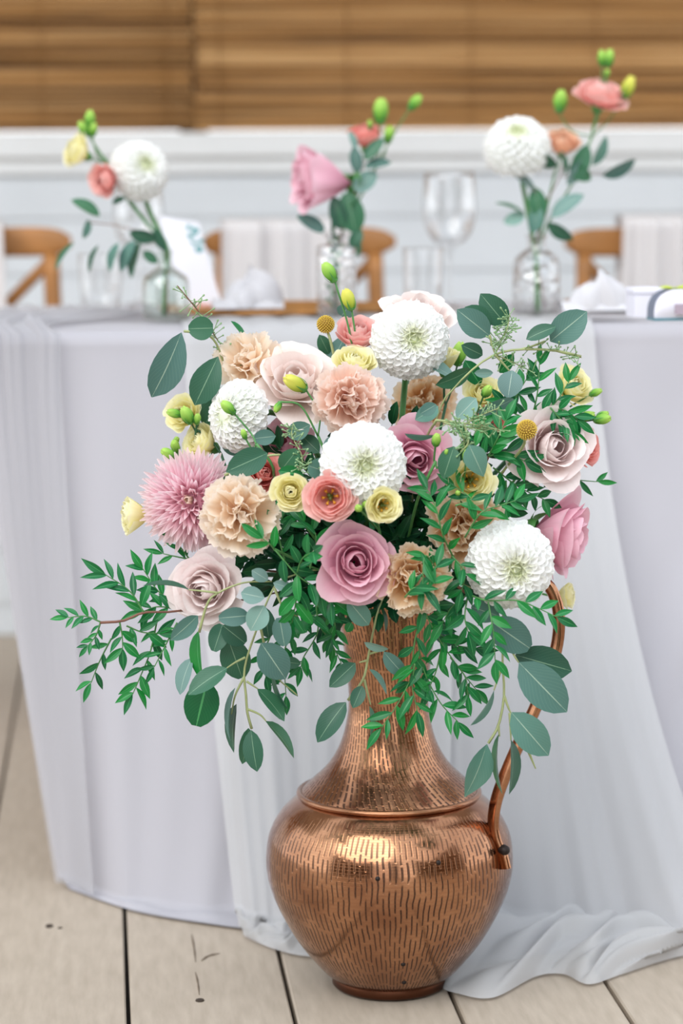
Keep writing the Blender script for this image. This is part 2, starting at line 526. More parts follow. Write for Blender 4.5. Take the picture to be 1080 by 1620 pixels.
def blind(x0, x1, label):
    t = thing('reed_blind', label, 'blind', ((x0 + x1) / 2, YW + 0.05, CAPZ + 0.004), 'reed blinds over the parapet')
    xf = inv(t)
    z = CAPZ + 0.006
    while z < 2.30:
        r = random.uniform(0.0030, 0.0050)
        z += r * 0.86
        yo = YW + 0.05 + random.uniform(-0.003, 0.003)
        pts = [(lerp(x0, x1, k / 5) + (random.uniform(-.008, .008) if k in (0, 5) else 0), yo + random.uniform(-.0015, .0015), z + random.uniform(-.0012, .0012)) for k in range(6)]
        MB().tube(pts, [r * random.uniform(.9, 1.08) for _ in pts], 6).build('reed', MT['reed'], t, True, xf)
        z += r * 0.86
    nx = int((x1 - x0) / 0.26)
    for k in range(nx + 1):
        x = lerp(x0 + 0.05, x1 - 0.05, k / max(1, nx))
        MB().tube([(x, YW + 0.0415, CAPZ + 0.006), (x, YW + 0.0415, 2.299)], 0.0012, 5).build('twine', MT['twine'], t, True, xf)
    # solid sheet added behind the reeds to stop light between them
    MB().box((x0, YW + 0.058, CAPZ + 0.006), (x1, YW + 0.062, 2.30)).build('backing', MT['reed'], t, False, xf)
    return t
seam_strip = link('trim_8', MB().box((seam - 0.03, YW + 0.066, CAPZ), (seam + 0.03, YW + 0.12, 2.30)).mesh('seam_strip', plain('dark_seam_strip', '#4a3320', 0.8), False))  # dark strip added so the gap between the blinds reads dark
tag(seam_strip, kind='structure')
blind(-3.1, seam - 0.004, 'brown reed blind ending at the dark upright seam, above the yellow-flowered jar')
blind(seam + 0.004, 3.3, 'wide brown reed blind above the wine glass and round bottle')

# ------------------------------------------------------------------ table and cloths
TZ = 0.75
YT = at_z(540, 517, TZ).y          # front edge of the table
TD = 0.80
TX0 = at_y(-45, 520, YT).x
TX1 = TX0 + 2.2
MT['wood'] = plain('oak_wood', '#a9743f', 0.5, noise=0.3, scale=14)
MT['tablewood'] = plain('table_wood', '#8d6a48', 0.6, noise=0.2, scale=12)
tb = thing('dining_table', 'long table hidden under the floor-length white cloth, set for guests', 'table', ((TX0 + TX1) / 2, YT + TD / 2, 0))
txf = inv(tb)
MB().box((TX0 + 0.012, YT + 0.012, TZ - 0.035), (TX1 - 0.012, YT + TD - 0.012, TZ - 0.004)).build('tabletop', MT['tablewood'], tb, False, txf)
for x in (TX0 + 0.40, TX1 - 0.45):
    for y in (YT + 0.06, YT + TD - 0.12):
        MB().box((x, y, 0), (x + 0.06, y + 0.06, TZ - 0.035)).build('leg', MT['tablewood'], tb, False, txf)

def cloth_mat(name, col, trans, weave=0.15, alpha=1.0):
    m, nt, b = mat_new(name)
    tc = N(nt, 'ShaderNodeTexCoord')
    b.inputs['Base Color'].default_value = lin(col)
    b.inputs['Roughness'].default_value = 0.85
    b.inputs['Sheen Weight'].default_value = 0.15
    nz = N(nt, 'ShaderNodeTexNoise'); nz.inputs['Scale'].default_value = 9; nz.inputs['Detail'].default_value = 4
    mp = N(nt, 'ShaderNodeMapping'); mp.inputs['Scale'].default_value = (2.2, 1, 0.35)
    nt.links.new(tc.outputs['Object'], mp.inputs[0]); nt.links.new(mp.outputs[0], nz.inputs['Vector'])
    bp = N(nt, 'ShaderNodeBump'); bp.inputs['Strength'].default_value = weave; bp.inputs['Distance'].default_value = 0.02
    nt.links.new(nz.outputs['Fac'], bp.inputs['Height']); nt.links.new(bp.outputs[0], b.inputs['Normal'])
    add_translucent(nt, b, trans)
    if alpha < 1:
        out = [n for n in nt.nodes if n.type == 'OUTPUT_MATERIAL'][0]
        src = out.inputs['Surface'].links[0].from_socket
        tp = N(nt, 'ShaderNodeBsdfTransparent'); mx = N(nt, 'ShaderNodeMixShader')
        mx.inputs[0].default_value = alpha
        nt.links.new(tp.outputs[0], mx.inputs[1]); nt.links.new(src, mx.inputs[2])
        nt.links.new(mx.outputs[0], out.inputs['Surface'])
    return m
MT['cloth'] = cloth_mat('white_cloth', '#b5b3b9', 0.10, weave=0.08)
MT['chiffon'] = cloth_mat('chiffon', '#cfcfd0', 0.25, weave=0.08, alpha=0.78)
MT['gauze'] = cloth_mat('gauze', '#c9c8cc', 0.3, weave=0.05, alpha=0.5)
MT['linen'] = cloth_mat('napkin_linen', '#cfced2', 0.1)

def hem_line(tab):                 # (px, py) on the floor -> list of (t, point)
    return [at_z(px, py, 0.004) for px, py in tab]
def poly_at(pts, t):
    """point at share t of a polyline, smooth"""
    k = t * (len(pts) - 1)
    i = min(int(k), len(pts) - 2)
    f = k - i
    p0 = pts[max(i - 1, 0)]; p1 = pts[i]; p2 = pts[i + 1]; p3 = pts[min(i + 2, len(pts) - 1)]
    return 0.5 * ((2 * p1) + (p2 - p0) * f + (2 * p0 - 5 * p1 + 4 * p2 - p3) * f * f + (3 * p1 - p0 - 3 * p2 + p3) * f ** 3)

# under cloth: covers the top and falls to the floor in front
contact = hem_line([(92, 1392), (200, 1424), (330, 1446), (470, 1450), (620, 1446), (760, 1440), (900, 1452), (1040, 1462), (1180, 1455), (1340, 1450)])
hem_a = hem_line([(112, 1406), (215, 1440), (345, 1462), (470, 1478), (620, 1500), (760, 1520), (900, 1500), (1040, 1488), (1180, 1480), (1340, 1475)])
def fold(x, s):
    """soft vertical folds, deeper towards the floor"""
    a = 0.010 * math.sin(x * 15 + 0.6 + 0.5 * s) + 0.006 * math.sin(x * 31 + 2.1 - 0.8 * s) + 0.0025 * math.sin(x * 57 + 1.3)
    return a * (0.15 + 0.85 * s)
def cloth_front(u, s):             # s 0 at the table edge, 1 on the floor
    top = Vector((lerp(TX0, TX1 - 0.35, u), YT, TZ))
    bot = poly_at(contact, u)
    e = s ** 1.25
    p = Vector((lerp(top.x, bot.x, s ** 1.15), lerp(top.y, bot.y, e), lerp(top.z, bot.z, s)))
    p.y -= fold(top.x, s) + 0.004
    return p
def cloth_a(u, v):
    if v < 0.22:                   # on the table
        k = v / 0.22
        x = lerp(TX0, TX1 - 0.35, u)
        y = lerp(YT + TD, YT + 0.004, k)
        return (x, y, TZ + 0.0012 + 0.0008 * math.sin(x * 30 + y * 13))
    if v < 0.86:
        s = (v - 0.22) / 0.64
        p = cloth_front(u, s)
        if s < 0.02:
            p.z = TZ - 0.002
        return p
    k = (v - 0.86) / 0.14
    a = cloth_front(u, 1.0); b = poly_at(hem_a, u)
    p = a.lerp(b, k)
    p.z = 0.003 + 0.010 * (1 - k) * (0.6 + 0.5 * math.sin(u * 60 + k * 4)) * math.sin(PI * min(1, k + 0.1))
    return p
o = MB().grid(cloth_a, 200, 100).build('tablecloth', MT['cloth'])
tag(o, 'plain white tablecloth falling from the table edge to the floor in soft folds', 'tablecloth')

# sheer runner: over the table edge, gathered, pooling on the boards beside the jug
def runner(name, label, top_px, contact_px, hem_px, ruffle, seed, foldk, nu=140, inset=0.3, off=0.012):
    rnd = random.Random(seed)
    tops = [at_y(px, 517, YT).x for px in top_px]
    ct = hem_line(contact_px); hm = hem_line(hem_px)
    ph = [rnd.uniform(0, 6.28) for _ in range(8)]
    def fx(u, s):
        w = 0.5 + 0.5 * s
        return (0.016 * math.sin(foldk * u * 6.28 + ph[0] + 0.7 * s) + 0.009 * math.sin(foldk * 2.3 * u * 6.28 + ph[1] - s) + 0.004 * math.sin(foldk * 5.1 * u * 6.28 + ph[2])) * w
    def topx(u):
        k = u * (len(tops) - 1); i = min(int(k), len(tops) - 2)
        return lerp(tops[i], tops[i + 1], k - i)
    def front(u, s):
        bot = poly_at(ct, u)
        x = lerp(topx(u), bot.x, s ** lerp(1.5, 3.2, u))
        y = lerp(YT, bot.y, s ** 1.25) - off - (fx(u, s) * 0.6 + 0.034) * (0.15 + 0.85 * s)
        return Vector((x, y, lerp(TZ, 0.02, s)))
    def fn(u, v):
        if v < 0.12:
            k = v / 0.12
            y = lerp(YT + inset, YT - 0.004, k)
            return (topx(u), y, TZ + 0.004 + 0.003 * abs(math.sin(foldk * 9 * u + ph[3])) )
        if v < 0.62:
            return front(u, (v - 0.12) / 0.5)
        k = (v - 0.62) / 0.38
        a = front(u, 1.0); b = poly_at(hm, u)
        p = a.lerp(b, k)
        # billows of the pooled cloth: rounded ridges running across and out
        w1 = abs(math.sin(3.1 * k * PI * 0.5 + 5.3 * u * PI + ph[4] + 1.1 * math.sin(9 * u + ph[5])))
        w2 = abs(math.sin(2.2 * k * PI + 8.7 * u * PI + ph[6]))
        env = math.sin(PI * min(1.0, 0.12 + 0.88 * k)) ** 0.7
        hgt = ruffle * env * (0.25 + 0.75 * w1 * (0.5 + 0.5 * w2))
        p.z = lerp(0.02, 0.004, sstep(0, 0.25, k)) + hgt
        p.y += 0.01 * math.sin(30 * u + ph[7]) * env
        return p
    o = MB().grid(fn, nu, 110).build(name, MT['chiffon'])
    tag(o, label, 'runner', 'chiffon runners over the table edge')
    return o
runner('table_runner', 'sheer white runner pooling in ruffles on the boards behind the copper jug handle',
       [690, 740, 800, 860, 935], [(610, 1456), (700, 1456), (800, 1456), (900, 1466), (975, 1476), (1075, 1484), (1150, 1480)],
       [(640, 1500), (690, 1556), (725, 1572), (780, 1578), (847, 1545), (891, 1541), (931, 1557), (984, 1541), (1080, 1512), (1200, 1500)], 0.050, 3, 2.1)
runner('table_runner', 'sheer white runner falling straight behind the jug neck to a short hem on the boards',
       [290, 360, 440, 520, 600, 690], [(370, 1456), (420, 1464), (480, 1466), (540, 1462), (600, 1460), (680, 1456)],
       [(385, 1480), (430, 1500), (480, 1512), (540, 1512), (600, 1500), (690, 1500)], 0.022, 5, 2.4)
# bunched gauze at the table corner
def gauze(u, v):
    kk = min(1.0, v / 0.35)
    x = lerp(at_y(-40, 500, YT).x, at_y(lerp(270, 95, sstep(0, 1, kk)), 500, YT).x, u)
    bump = 0.012 * abs(math.sin(u * 9 + 0.4)) + 0.007 * abs(math.sin(u * 23 + v * 6))
    if v < 0.35:
        k = v / 0.35
        return (x + 0.02 * math.sin(k * 5), lerp(YT + 0.45, YT - 0.016, k), TZ + 0.005 + bump * (0.5 + 0.5 * math.sin(k * 7 + u * 5) ** 2))
    s = (v - 0.35) / 0.65
    top = at_y(lerp(-40, 92, u), 500, YT).x
    bot = poly_at(contact, u * 0.07)
    x2 = lerp(lerp(x, top, sstep(0, 0.12, s)), bot.x - 0.004, s ** 1.15)
    e = s ** 1.25
    return (x2, lerp(YT, bot.y, e) - 0.022 - (0.008 * math.sin(u * 7 + s) + 0.008) * (0.3 + 0.7 * s) - bump * 0.6 * (1 - s) ** 3, lerp(TZ + 0.005, 0.012, s))
o = MB().grid(gauze, 80, 70).build('table_runner', MT['gauze'])
tag(o, 'bunched sheer runner over the table corner by the jar of yellow and white flowers', 'runner', 'chiffon runners over the table edge')

# ------------------------------------------------------------------ copper jug
def copper_mat(name, mode):
    m, nt, b = mat_new(name)
    b.inputs['Metallic'].default_value = 1.0
    b.inputs['Coat Weight'].default_value = 0.35
    b.inputs['Coat Roughness'].default_value = 0.22
    uv = N(nt, 'ShaderNodeUVMap')
    sp = N(nt, 'ShaderNodeSeparateXYZ')
    nt.links.new(uv.outputs[0], sp.inputs[0])
    ncol, nrow = (136, 11.0) if mode == 'body' else (80, 24.0)
    U = math_node(nt, 'MULTIPLY', sp.outputs['X'], ncol)
    if mode == 'neck':
        U = math_node(nt, 'ADD', U, math_node(nt, 'MULTIPLY', sp.outputs['Y'], 9.0))
    tc = N(nt, 'ShaderNodeTexCoord')
    wob = N(nt, 'ShaderNodeTexNoise'); wob.inputs['Scale'].default_value = 26
    nt.links.new(tc.outputs['Object'], wob.inputs['Vector'])
    U = math_node(nt, 'ADD', U, math_node(nt, 'MULTIPLY', math_node(nt, 'SUBTRACT', wob.outputs['Fac'], 0.5), 1.2))
    cell = math_node(nt, 'FLOOR', U)
    wn_ = N(nt, 'ShaderNodeTexWhiteNoise', noise_dimensions='1D')
    nt.links.new(cell, wn_.inputs['W'])
    rate = math_node(nt, 'ADD', math_node(nt, 'MULTIPLY', math_node(nt, 'FRACT', math_node(nt, 'MULTIPLY', wn_.outputs['Value'], 13.0)), nrow * 0.55), nrow * 0.72)
    V = math_node(nt, 'ADD', math_node(nt, 'MULTIPLY', sp.outputs['Y'], rate), math_node(nt, 'MULTIPLY', wn_.outputs['Value'], 7.0))
    V = math_node(nt, 'ADD', V, math_node(nt, 'MULTIPLY', wob.outputs['Fac'], 0.9))
    fu = math_node(nt, 'ABSOLUTE', math_node(nt, 'SUBTRACT', math_node(nt, 'FRACT', U), 0.5))
    fv = math_node(nt, 'ABSOLUTE', math_node(nt, 'SUBTRACT', math_node(nt, 'FRACT', V), 0.5))
    mu = N(nt, 'ShaderNodeMapRange'); mu.inputs['From Min'].default_value = 0.21; mu.inputs['From Max'].default_value = 0.07
    nt.links.new(fu, mu.inputs['Value'])
    mv = N(nt, 'ShaderNodeMapRange'); mv.inputs['From Min'].default_value = 0.45; mv.inputs['From Max'].default_value = 0.36
    nt.links.new(fv, mv.inputs['Value'])
    dash = math_node(nt, 'MULTIPLY', mu.outputs[0], mv.outputs[0])
    if mode == 'plain':
        dash = math_node(nt, 'MULTIPLY', dash, 0.0)
    if mode == 'body':             # the marks fade out on the shoulder band
        fd = N(nt, 'ShaderNodeMapRange'); fd.inputs['From Min'].default_value = 0.94; fd.inputs['From Max'].default_value = 0.66
        nt.links.new(sp.outputs['Y'], fd.inputs['Value'])
        dash = math_node(nt, 'MULTIPLY', dash, fd.outputs[0])
    # the hammer bit deeper in some places than in others
    wr = N(nt, 'ShaderNodeTexNoise'); wr.inputs['Scale'].default_value = 11; wr.inputs['Detail'].default_value = 3
    nt.links.new(tc.outputs['Object'], wr.inputs['Vector'])
    wm = N(nt, 'ShaderNodeMapRange'); wm.inputs['From Min'].default_value = 0.25; wm.inputs['From Max'].default_value = 0.6; wm.inputs['To Min'].default_value = 0.65
    nt.links.new(wr.outputs['Fac'], wm.inputs['Value'])
    dash = math_node(nt, 'MULTIPLY', dash, wm.outputs[0])
    # fine lathe rings
    rings = math_node(nt, 'SINE', math_node(nt, 'MULTIPLY', sp.outputs['Y'], 420.0))
    rings = math_node(nt, 'MULTIPLY', math_node(nt, 'GREATER_THAN', rings, 0.55), 0.35)
    n2 = N(nt, 'ShaderNodeTexNoise'); n2.inputs['Scale'].default_value = 18; n2.inputs['Detail'].default_value = 6
    nt.links.new(tc.outputs['Object'], n2.inputs['Vector'])
    rp = N(nt, 'ShaderNodeValToRGB')
    rp.color_ramp.elements[0].position = 0.3; rp.color_ramp.elements[0].color = lin('#8e5f42')
    rp.color_ramp.elements[1].position = 0.72; rp.color_ramp.elements[1].color = lin('#bf8b66')
    nt.links.new(n2.outputs['Fac'], rp.inputs['Fac'])
    mx = N(nt, 'ShaderNodeMix', data_type='RGBA')
    nt.links.new(math_node(nt, 'MULTIPLY', dash, 0.88), mx.inputs['Factor'])
    nt.links.new(rp.outputs['Color'], mx.inputs[6]); mx.inputs[7].default_value = lin('#23150f')
    mx2 = N(nt, 'ShaderNodeMix', data_type='RGBA')
    nt.links.new(math_node(nt, 'MULTIPLY', rings, 0.5), mx2.inputs['Factor'])
    nt.links.new(mx.outputs[2], mx2.inputs[6]); mx2.inputs[7].default_value = lin('#8a5436')
    nt.links.new(mx2.outputs[2], b.inputs['Base Color'])
    nt.links.new(math_node(nt, 'ADD', math_node(nt, 'MULTIPLY', dash, 0.4), 0.16), b.inputs['Roughness'])
    bp = N(nt, 'ShaderNodeBump'); bp.inputs['Strength'].default_value = 0.35; bp.inputs['Distance'].default_value = 0.0015
    hgt = math_node(nt, 'SUBTRACT', math_node(nt, 'MULTIPLY', n2.outputs['Fac'], 0.6), math_node(nt, 'ADD', dash, math_node(nt, 'MULTIPLY', rings, 0.2)))
    nt.links.new(hgt, bp.inputs['Height']); nt.links.new(bp.outputs[0], b.inputs['Normal'])
    return m
MT['cu_body'] = copper_mat('hammered_copper', 'body')
MT['cu_neck'] = copper_mat('hammered_copper_neck', 'neck')
MT['cu'] = copper_mat('copper', 'plain')
MT['iron'] = plain('dark_rivet', '#2a221f', 0.5, 0.6)

def jz(py):                        # height on the jug's axis seen at a pixel row
    return at_y(617, py, YJ).z
def profile(rows):
    return [(M(r), jz(y)) for y, r in rows]
def dense(prof, n):
    pts = smooth_path([(r, 0, z) for r, z in prof], n)
    return [(p.x, p.z) for p in pts]
jug = thing('copper_jug', 'tall hammered copper jug with long curved handle, holding the large bouquet on the boards', 'jug', JUG)
jx = inv(jug)
c0 = (JUG.x, JUG.y, 0)
foot = [(0.0, 0.001), (M(88), 0.001), (M(92), 0.004), (M(92), 0.012), (M(89), 0.016)]
MB().lathe(foot, 72, c0).build('foot_ring', plain('dark_copper', '#5d3a2a', 0.4, 1.0), jug, True, jx)
body = dense(profile([(1541, 90), (1530, 105), (1508, 125), (1480, 147), (1445, 168), (1405, 186), (1368, 194), (1330, 192), (1305, 184), (1283, 170), (1266, 153), (1257, 141)]), 60)
MB().lathe(body, 96, c0).build('body', MT['cu_body'], jug, True, jx)
neckp = dense(profile([(1252, 139), (1247, 136), (1230, 117), (1215, 101), (1195, 86), (1170, 74), (1140, 66), (1105, 62), (1060, 65), (1015, 71), (975, 78), (945, 84), (930, 90)]), 60)
MB().lathe(neckp, 96, c0).build('neck', MT['cu_neck'], jug, True, jx)
flz = jz(1252)
fl = [(M(141) + 0.0034 * math.cos(a), flz + 0.0034 * math.sin(a)) for a in [2 * PI * k / 10 for k in range(11)]]
MB().lathe(fl, 96, c0).build('flange', MT['cu'], jug, True, jx)
gr = [(M(139) + 0.002 * math.cos(a), flz - 0.008 + 0.002 * math.sin(a)) for a in [2 * PI * k / 8 for k in range(9)]]
MB().lathe(gr, 96, c0).build('groove_bead', plain('groove_copper', '#6b4028', 0.4, 1.0), jug, True, jx)
MOUTH = Vector((JUG.x, JUG.y, jz(930)))
# strap handle: out from the shoulder, up and over to the neck
AZ = math.radians(58)
def hp(px, py):
    return P(px, py, -(px - 617) / SJ / math.tan(AZ))
hpts = smooth_path([hp(798, 1374), hp(792, 1350), hp(783, 1325), hp(780, 1298), hp(786, 1262), hp(803, 1216), hp(826, 1164), hp(853, 1104), hp(877, 1036), hp(884, 988), hp(879, 950), hp(862, 922), hp(820, 903), hp(760, 905), hp(712, 918), hp(697, 935)], 70)
hb = MB()
rad_dir = Vector((math.sin(AZ), -math.cos(AZ), 0))
side = Vector((math.cos(AZ), math.sin(AZ), 0))
def strap(u, v):
    i = int(round(v * 70))
    p = hpts[i]
    t = (hpts[min(i + 1, 70)] - hpts[max(i - 1, 0)]).normalized()
    n = side.cross(t).normalized()
    a = 2 * PI * u
    ca, sa = math.cos(a), math.sin(a)
    w = 0.0082 * (1.25 if v < 0.06 else 1.0)
    sq = lambda q: math.copysign(abs(q) ** 0.55, q)
    # the strap is turned so that its broad face looks outward and a little to the viewer
    s2 = (side * 0.5 - n * 0.87).normalized(); n2 = (n * 0.5 + side * 0.87).normalized()
    return p + s2 * (sq(ca) * w) + n2 * (sq(sa) * 0.0042)
hb.grid(strap, 14, 70, closed=True)
hnd = hb.build('handle', MT['cu'], jug, True, jx)
rv = MB()
rc = hp(794, 1343)
rv.lathe([(0.0, 0.006), (0.004, 0.005), (0.006, 0.002), (0.0062, -0.004)], 16)
rq = (rad_dir * 0.75 + side * -0.66).to_track_quat('Z', 'Y').to_matrix()
rm = jx @ (Matrix.Translation(rc + (rad_dir * 0.75 - side * 0.66) * 0.006) @ rq.to_4x4())
rv.build('rivet', MT['iron'], hnd, True, xf=rm)
for k in range(8, 62, 1):          # punched dots along the strap
    if k % 2: continue
    p = hpts[k]; t = (hpts[k + 1] - hpts[k - 1]).normalized()
# three old rivet heads on the body
for px, py in ((577, 1307), (670, 1288), (625, 1487), (620, 1450)):
    z = jz(py + 30)
    rr = interp(sorted([(zz, r_) for r_, zz in body]), z)
    d = Vector(((px - 617) / SJ, 0, 0)); ddx = d.x
    yv = -math.sqrt(max(1e-6, rr * rr - ddx * ddx))
    n = Vector((ddx, yv, 0)).normalized()
    k = MB().lathe([(0.0, 0.0015), (0.0025, 0.001), (0.0032, -0.001)], 10)
    k.build('rivet', MT['iron'], jug, True, xf=jx @ (Matrix.Translation(Vector((JUG.x + ddx, JUG.y + yv, z))) @ n.to_track_quat('Z', 'Y').to_matrix().to_4x4()))

# ------------------------------------------------------------------ flower kit
VIEW = lambda r, u, t: Vector((r, -t, u)).normalized()   # right, up, towards the viewer
def frame(d, roll=0.0):
    z = d.normalized()
    x = Vector((0, 0, 1)).cross(z)
    if x.length < 1e-3: x = Vector((1, 0, 0))
    x.normalize()
    y = z.cross(x)
    return Matrix((x, y, z)).transposed() @ Matrix.Rotation(roll, 3, 'Z')

_cache = {}
def cached(key, make):
    if key not in _cache:
        _cache[key] = make()
    return _cache[key]

def dahlia_petal(mat, cup, k):
    """spoon-shaped petal, base at the origin, runs along +Y, looks to +Z; unit length"""
    def fn(u, v):
        x = (u - 0.5) * 2
        w = 0.26 + 0.24 * math.sin(PI * min(0.5, v * 0.75))
        if v > 0.62:
            w *= math.sqrt(max(0.0, 1 - ((v - 0.62) / 0.385) ** 2))
        return (x * w, v, cup * (x * x) * w + 0.16 * v * v - 0.04 * math.sin(v * PI))
    return MB().grid(fn, 4, 8).mesh('petal', mat)

def put_stem(root, pts, r, mat, name='stem', n=14):
    return MB().tube(smooth_path(pts, n), r, 6).build(name, mat, root, True, inv(root))

def stem_to_mouth(head, d, spread=0.02, depth=0.10):
    """from a flower head back along its axis and down into the jug"""
    ang = random.uniform(0, 2 * PI)
    m = MOUTH + Vector((math.cos(ang) * spread, math.sin(ang) * spread, -0.01))
    mid = head - d * min(0.07, (head - m).length * 0.4)
    mid2 = mid.lerp(m, 0.55) + Vector((0, 0, 0.01))
    low = Vector((JUG.x + math.cos(ang) * spread * 0.6, JUG.y + math.sin(ang) * spread * 0.6, MOUTH.z - depth))
    return [head, mid, mid2, m, low]

def dahlia(label, pos, d, R, n=135, tmax=2.0, flat=0.92, stem_pts=None, group='white ball dahlias'):
    root = thing('dahlia', label, 'flower', pos, group, frame(d, random.uniform(0, 6)))
    pets = [cached(('dp', k), lambda k=k: dahlia_petal(MT['white'], 0.55 + 0.2 * k, k)) for k in range(2)]
    heart = cached('dheart', lambda: dahlia_petal(MT['white_heart'], 1.5, 0))
    core = MB().lathe([(0, -0.45 * R), (0.4 * R, -0.35 * R), (0.66 * R, -0.1 * R), (0.68 * R, 0.2 * R), (0.45 * R, 0.55 * R), (0.2 * R, 0.68 * R), (0, 0.7 * R)], 18)
    core.build('core', MT['white_core'], root)
    c1 = 1 - math.cos(tmax)
    for i in range(n):
        f = (i + 0.5) / n
        th = math.acos(1 - c1 * f ** 0.95)
        ph = i * 2.39996
        er = Vector((math.sin(th) * math.cos(ph), math.sin(th) * math.sin(ph), math.cos(th)))
        et = Vector((math.cos(th) * math.cos(ph), math.cos(th) * math.sin(ph), -math.sin(th)))
        A = lerp(-0.30, 1.08, sstep(0.10, 0.85, th)) + random.uniform(-.05, .05)
        if th > 1.4: A += 0.30 * (th - 1.4)
        y = (er * math.cos(A) + et * math.sin(A)).normalized()
        zz = (er * math.sin(A) - et * math.cos(A)).normalized()
        x = y.cross(zz)
        L = R * lerp(0.30, 0.52, sstep(0.05, 0.9, th)) * random.uniform(.95, 1.05)
        W = R * lerp(0.20, 0.46, sstep(0.05, 0.8, th)) * random.uniform(.95, 1.05)
        tip = er * R * random.uniform(.985, 1.01) * lerp(0.93, 1.0, sstep(0.0, 0.7, th))
        tip.z *= flat
        base = tip - y * L
        m = Matrix.Translation(base) @ Matrix((x * W, y * L, zz * W)).transposed().to_4x4()
        link('petal', heart if f < 0.05 else pets[i % 2], root, m)
    pts = stem_pts or stem_to_mouth(Vector(pos), d)
    put_stem(root, [Vector(pos) - d * R * 0.3] + list(pts[1:]), 0.0035, MT['stem'])
    return root

def rose_petal_mesh(rnd, t, R, mat, ruff=0.0, open_=1.0, wide=1.0, nu=9, nv=9, corner=0.20):
    """one petal of a rose, standing round the +Z axis at angle 0; t 0 = heart, 1 = outermost"""
    th0 = lerp(0.35, 0.95, t) * open_
    th1 = lerp(-0.35, 1.55, t ** 1.2) * open_ + rnd.uniform(-.12, .12)
    L = R * lerp(0.80, 1.02, t)
    half = lerp(1.5, 0.78, t) * wide
    r0 = R * 0.03
    zb = R * lerp(0.10, -0.05, t)
    p1, p2 = rnd.uniform(0, 6), rnd.uniform(0, 6)
    L *= rnd.uniform(0.97, 1.03)
    steps = 24
    prof = [(r0, zb)]
    for k in range(steps):
        v = (k + 0.5) / steps
        # bends out at the base, stands up, rolls back at the rim
        th = lerp(th0, th1, v) + lerp(0.5, 0.25, t) * math.cos(v * PI) * 0.9
        if v > 0.82 and corner > .1: th += (v - 0.82) / 0.18 * lerp(0.55, 0.9, t)
        prof.append((prof[-1][0] + L / steps * math.sin(th), prof[-1][1] + L / steps * math.cos(th)))
    def fn(u, v):
        x = (u - 0.5) * 2
        vv = v * (1 - corner * abs(x) ** (2.2 if corner > .15 else 3)) * (1 + 0.03 * math.sin(x * 5 + p1))
        k = max(0.0, min(1.0, vv)) * steps
        i = min(int(k), steps - 1)
        r, z = prof[i]; r2, z2 = prof[i + 1]
        r = lerp(r, r2, k - i); z = lerp(z, z2, k - i)
        w = half * (0.55 + 0.45 * math.sin(min(1, v * 1.15) * PI * 0.5))
        a = x * w
        wav = ((R * 0.075 * t + R * 0.015) if ruff == 0 else R * 0.022) * v * v * math.sin(x * (3.4 + 4 * (ruff > 0)) + p2)
        r += wav + R * 0.05 * (1 - abs(x)) * 0
        # the spiral: one side of each petal tucks under the next
        r *= 1 + 0.05 * x
        z += ruff * R * 0.8 * v * v * math.sin(x * 11 + p1)
        return (r * math.cos(a), r * math.sin(a), z)
    return MB().grid(fn, nu, nv).mesh('petal', mat)

def rose_head(parent, R, mat, n=26, seed=1, ruff=0.0, open_=1.0, mat4=None, wide=1.0, nu=9, t0=0.0):
    rnd = random.Random(seed)
    ph = rnd.uniform(0, 6)
    for i in range(n):
        t = lerp(t0, 1.0, i / (n - 1))
        me = rose_petal_mesh(rnd, t, R, mat, ruff, open_, wide, nu, corner=0.20 if ruff == 0 else 0.07)
        m = Matrix.Rotation(ph + i * 2.39996 + rnd.uniform(-.15, .15), 4, 'Z') @ Matrix.Rotation(rnd.uniform(-.05, .05), 4, 'X')
        if mat4 is not None: m = mat4 @ m
        link('petal', me, parent, m)

def calyx(parent, R, mat4=None, n=5, name='calyx'):
    b = MB()
    b.lathe([(0.0, -0.22 * R), (0.10 * R, -0.20 * R), (0.17 * R, -0.08 * R), (0.16 * R, 0.02 * R)], 12)
    for k in range(n):
        a0 = 2 * PI * k / n
        def fn(u, v, a0=a0):
            x = (u - 0.5) * 2 * 0.11 * R * (1 - v) ** 0.7
            rr = R * (0.15 + 0.32 * v); z = R * (-0.08 - 0.02 * v + 0.22 * v * v)
            return (rr * math.cos(a0) - x * math.sin(a0), rr * math.sin(a0) + x * math.cos(a0), z)
        b.grid(fn, 2, 4)
    return b.build(name, MT['sepal'], parent, mat4=mat4)

def rose(label, pos, d, R, mat, n=26, seed=1, open_=1.0, stem_pts=None, group='garden roses', wide=1.0):
    R *= 1.08 + 0.95 * max(0, 1.0 - open_)
    root = thing('garden_rose', label, 'flower', pos, group, frame(d, seed * 1.3))
    # the head is centred on pos: shift its base back along the axis
    rose_head(root, R, MT[mat], n, seed, 0.0, open_, Matrix.Translation((0, 0, -0.38 * R)), wide)
    calyx(root, R, Matrix.Translation((0, 0, -0.42 * R)))
    pts = stem_pts or stem_to_mouth(Vector(pos) - d * 0.5 * R, d)
    put_stem(root, [Vector(pos) - d * R * 0.55] + list(pts[1:]), 0.003, MT['stem_dark'])
    return root

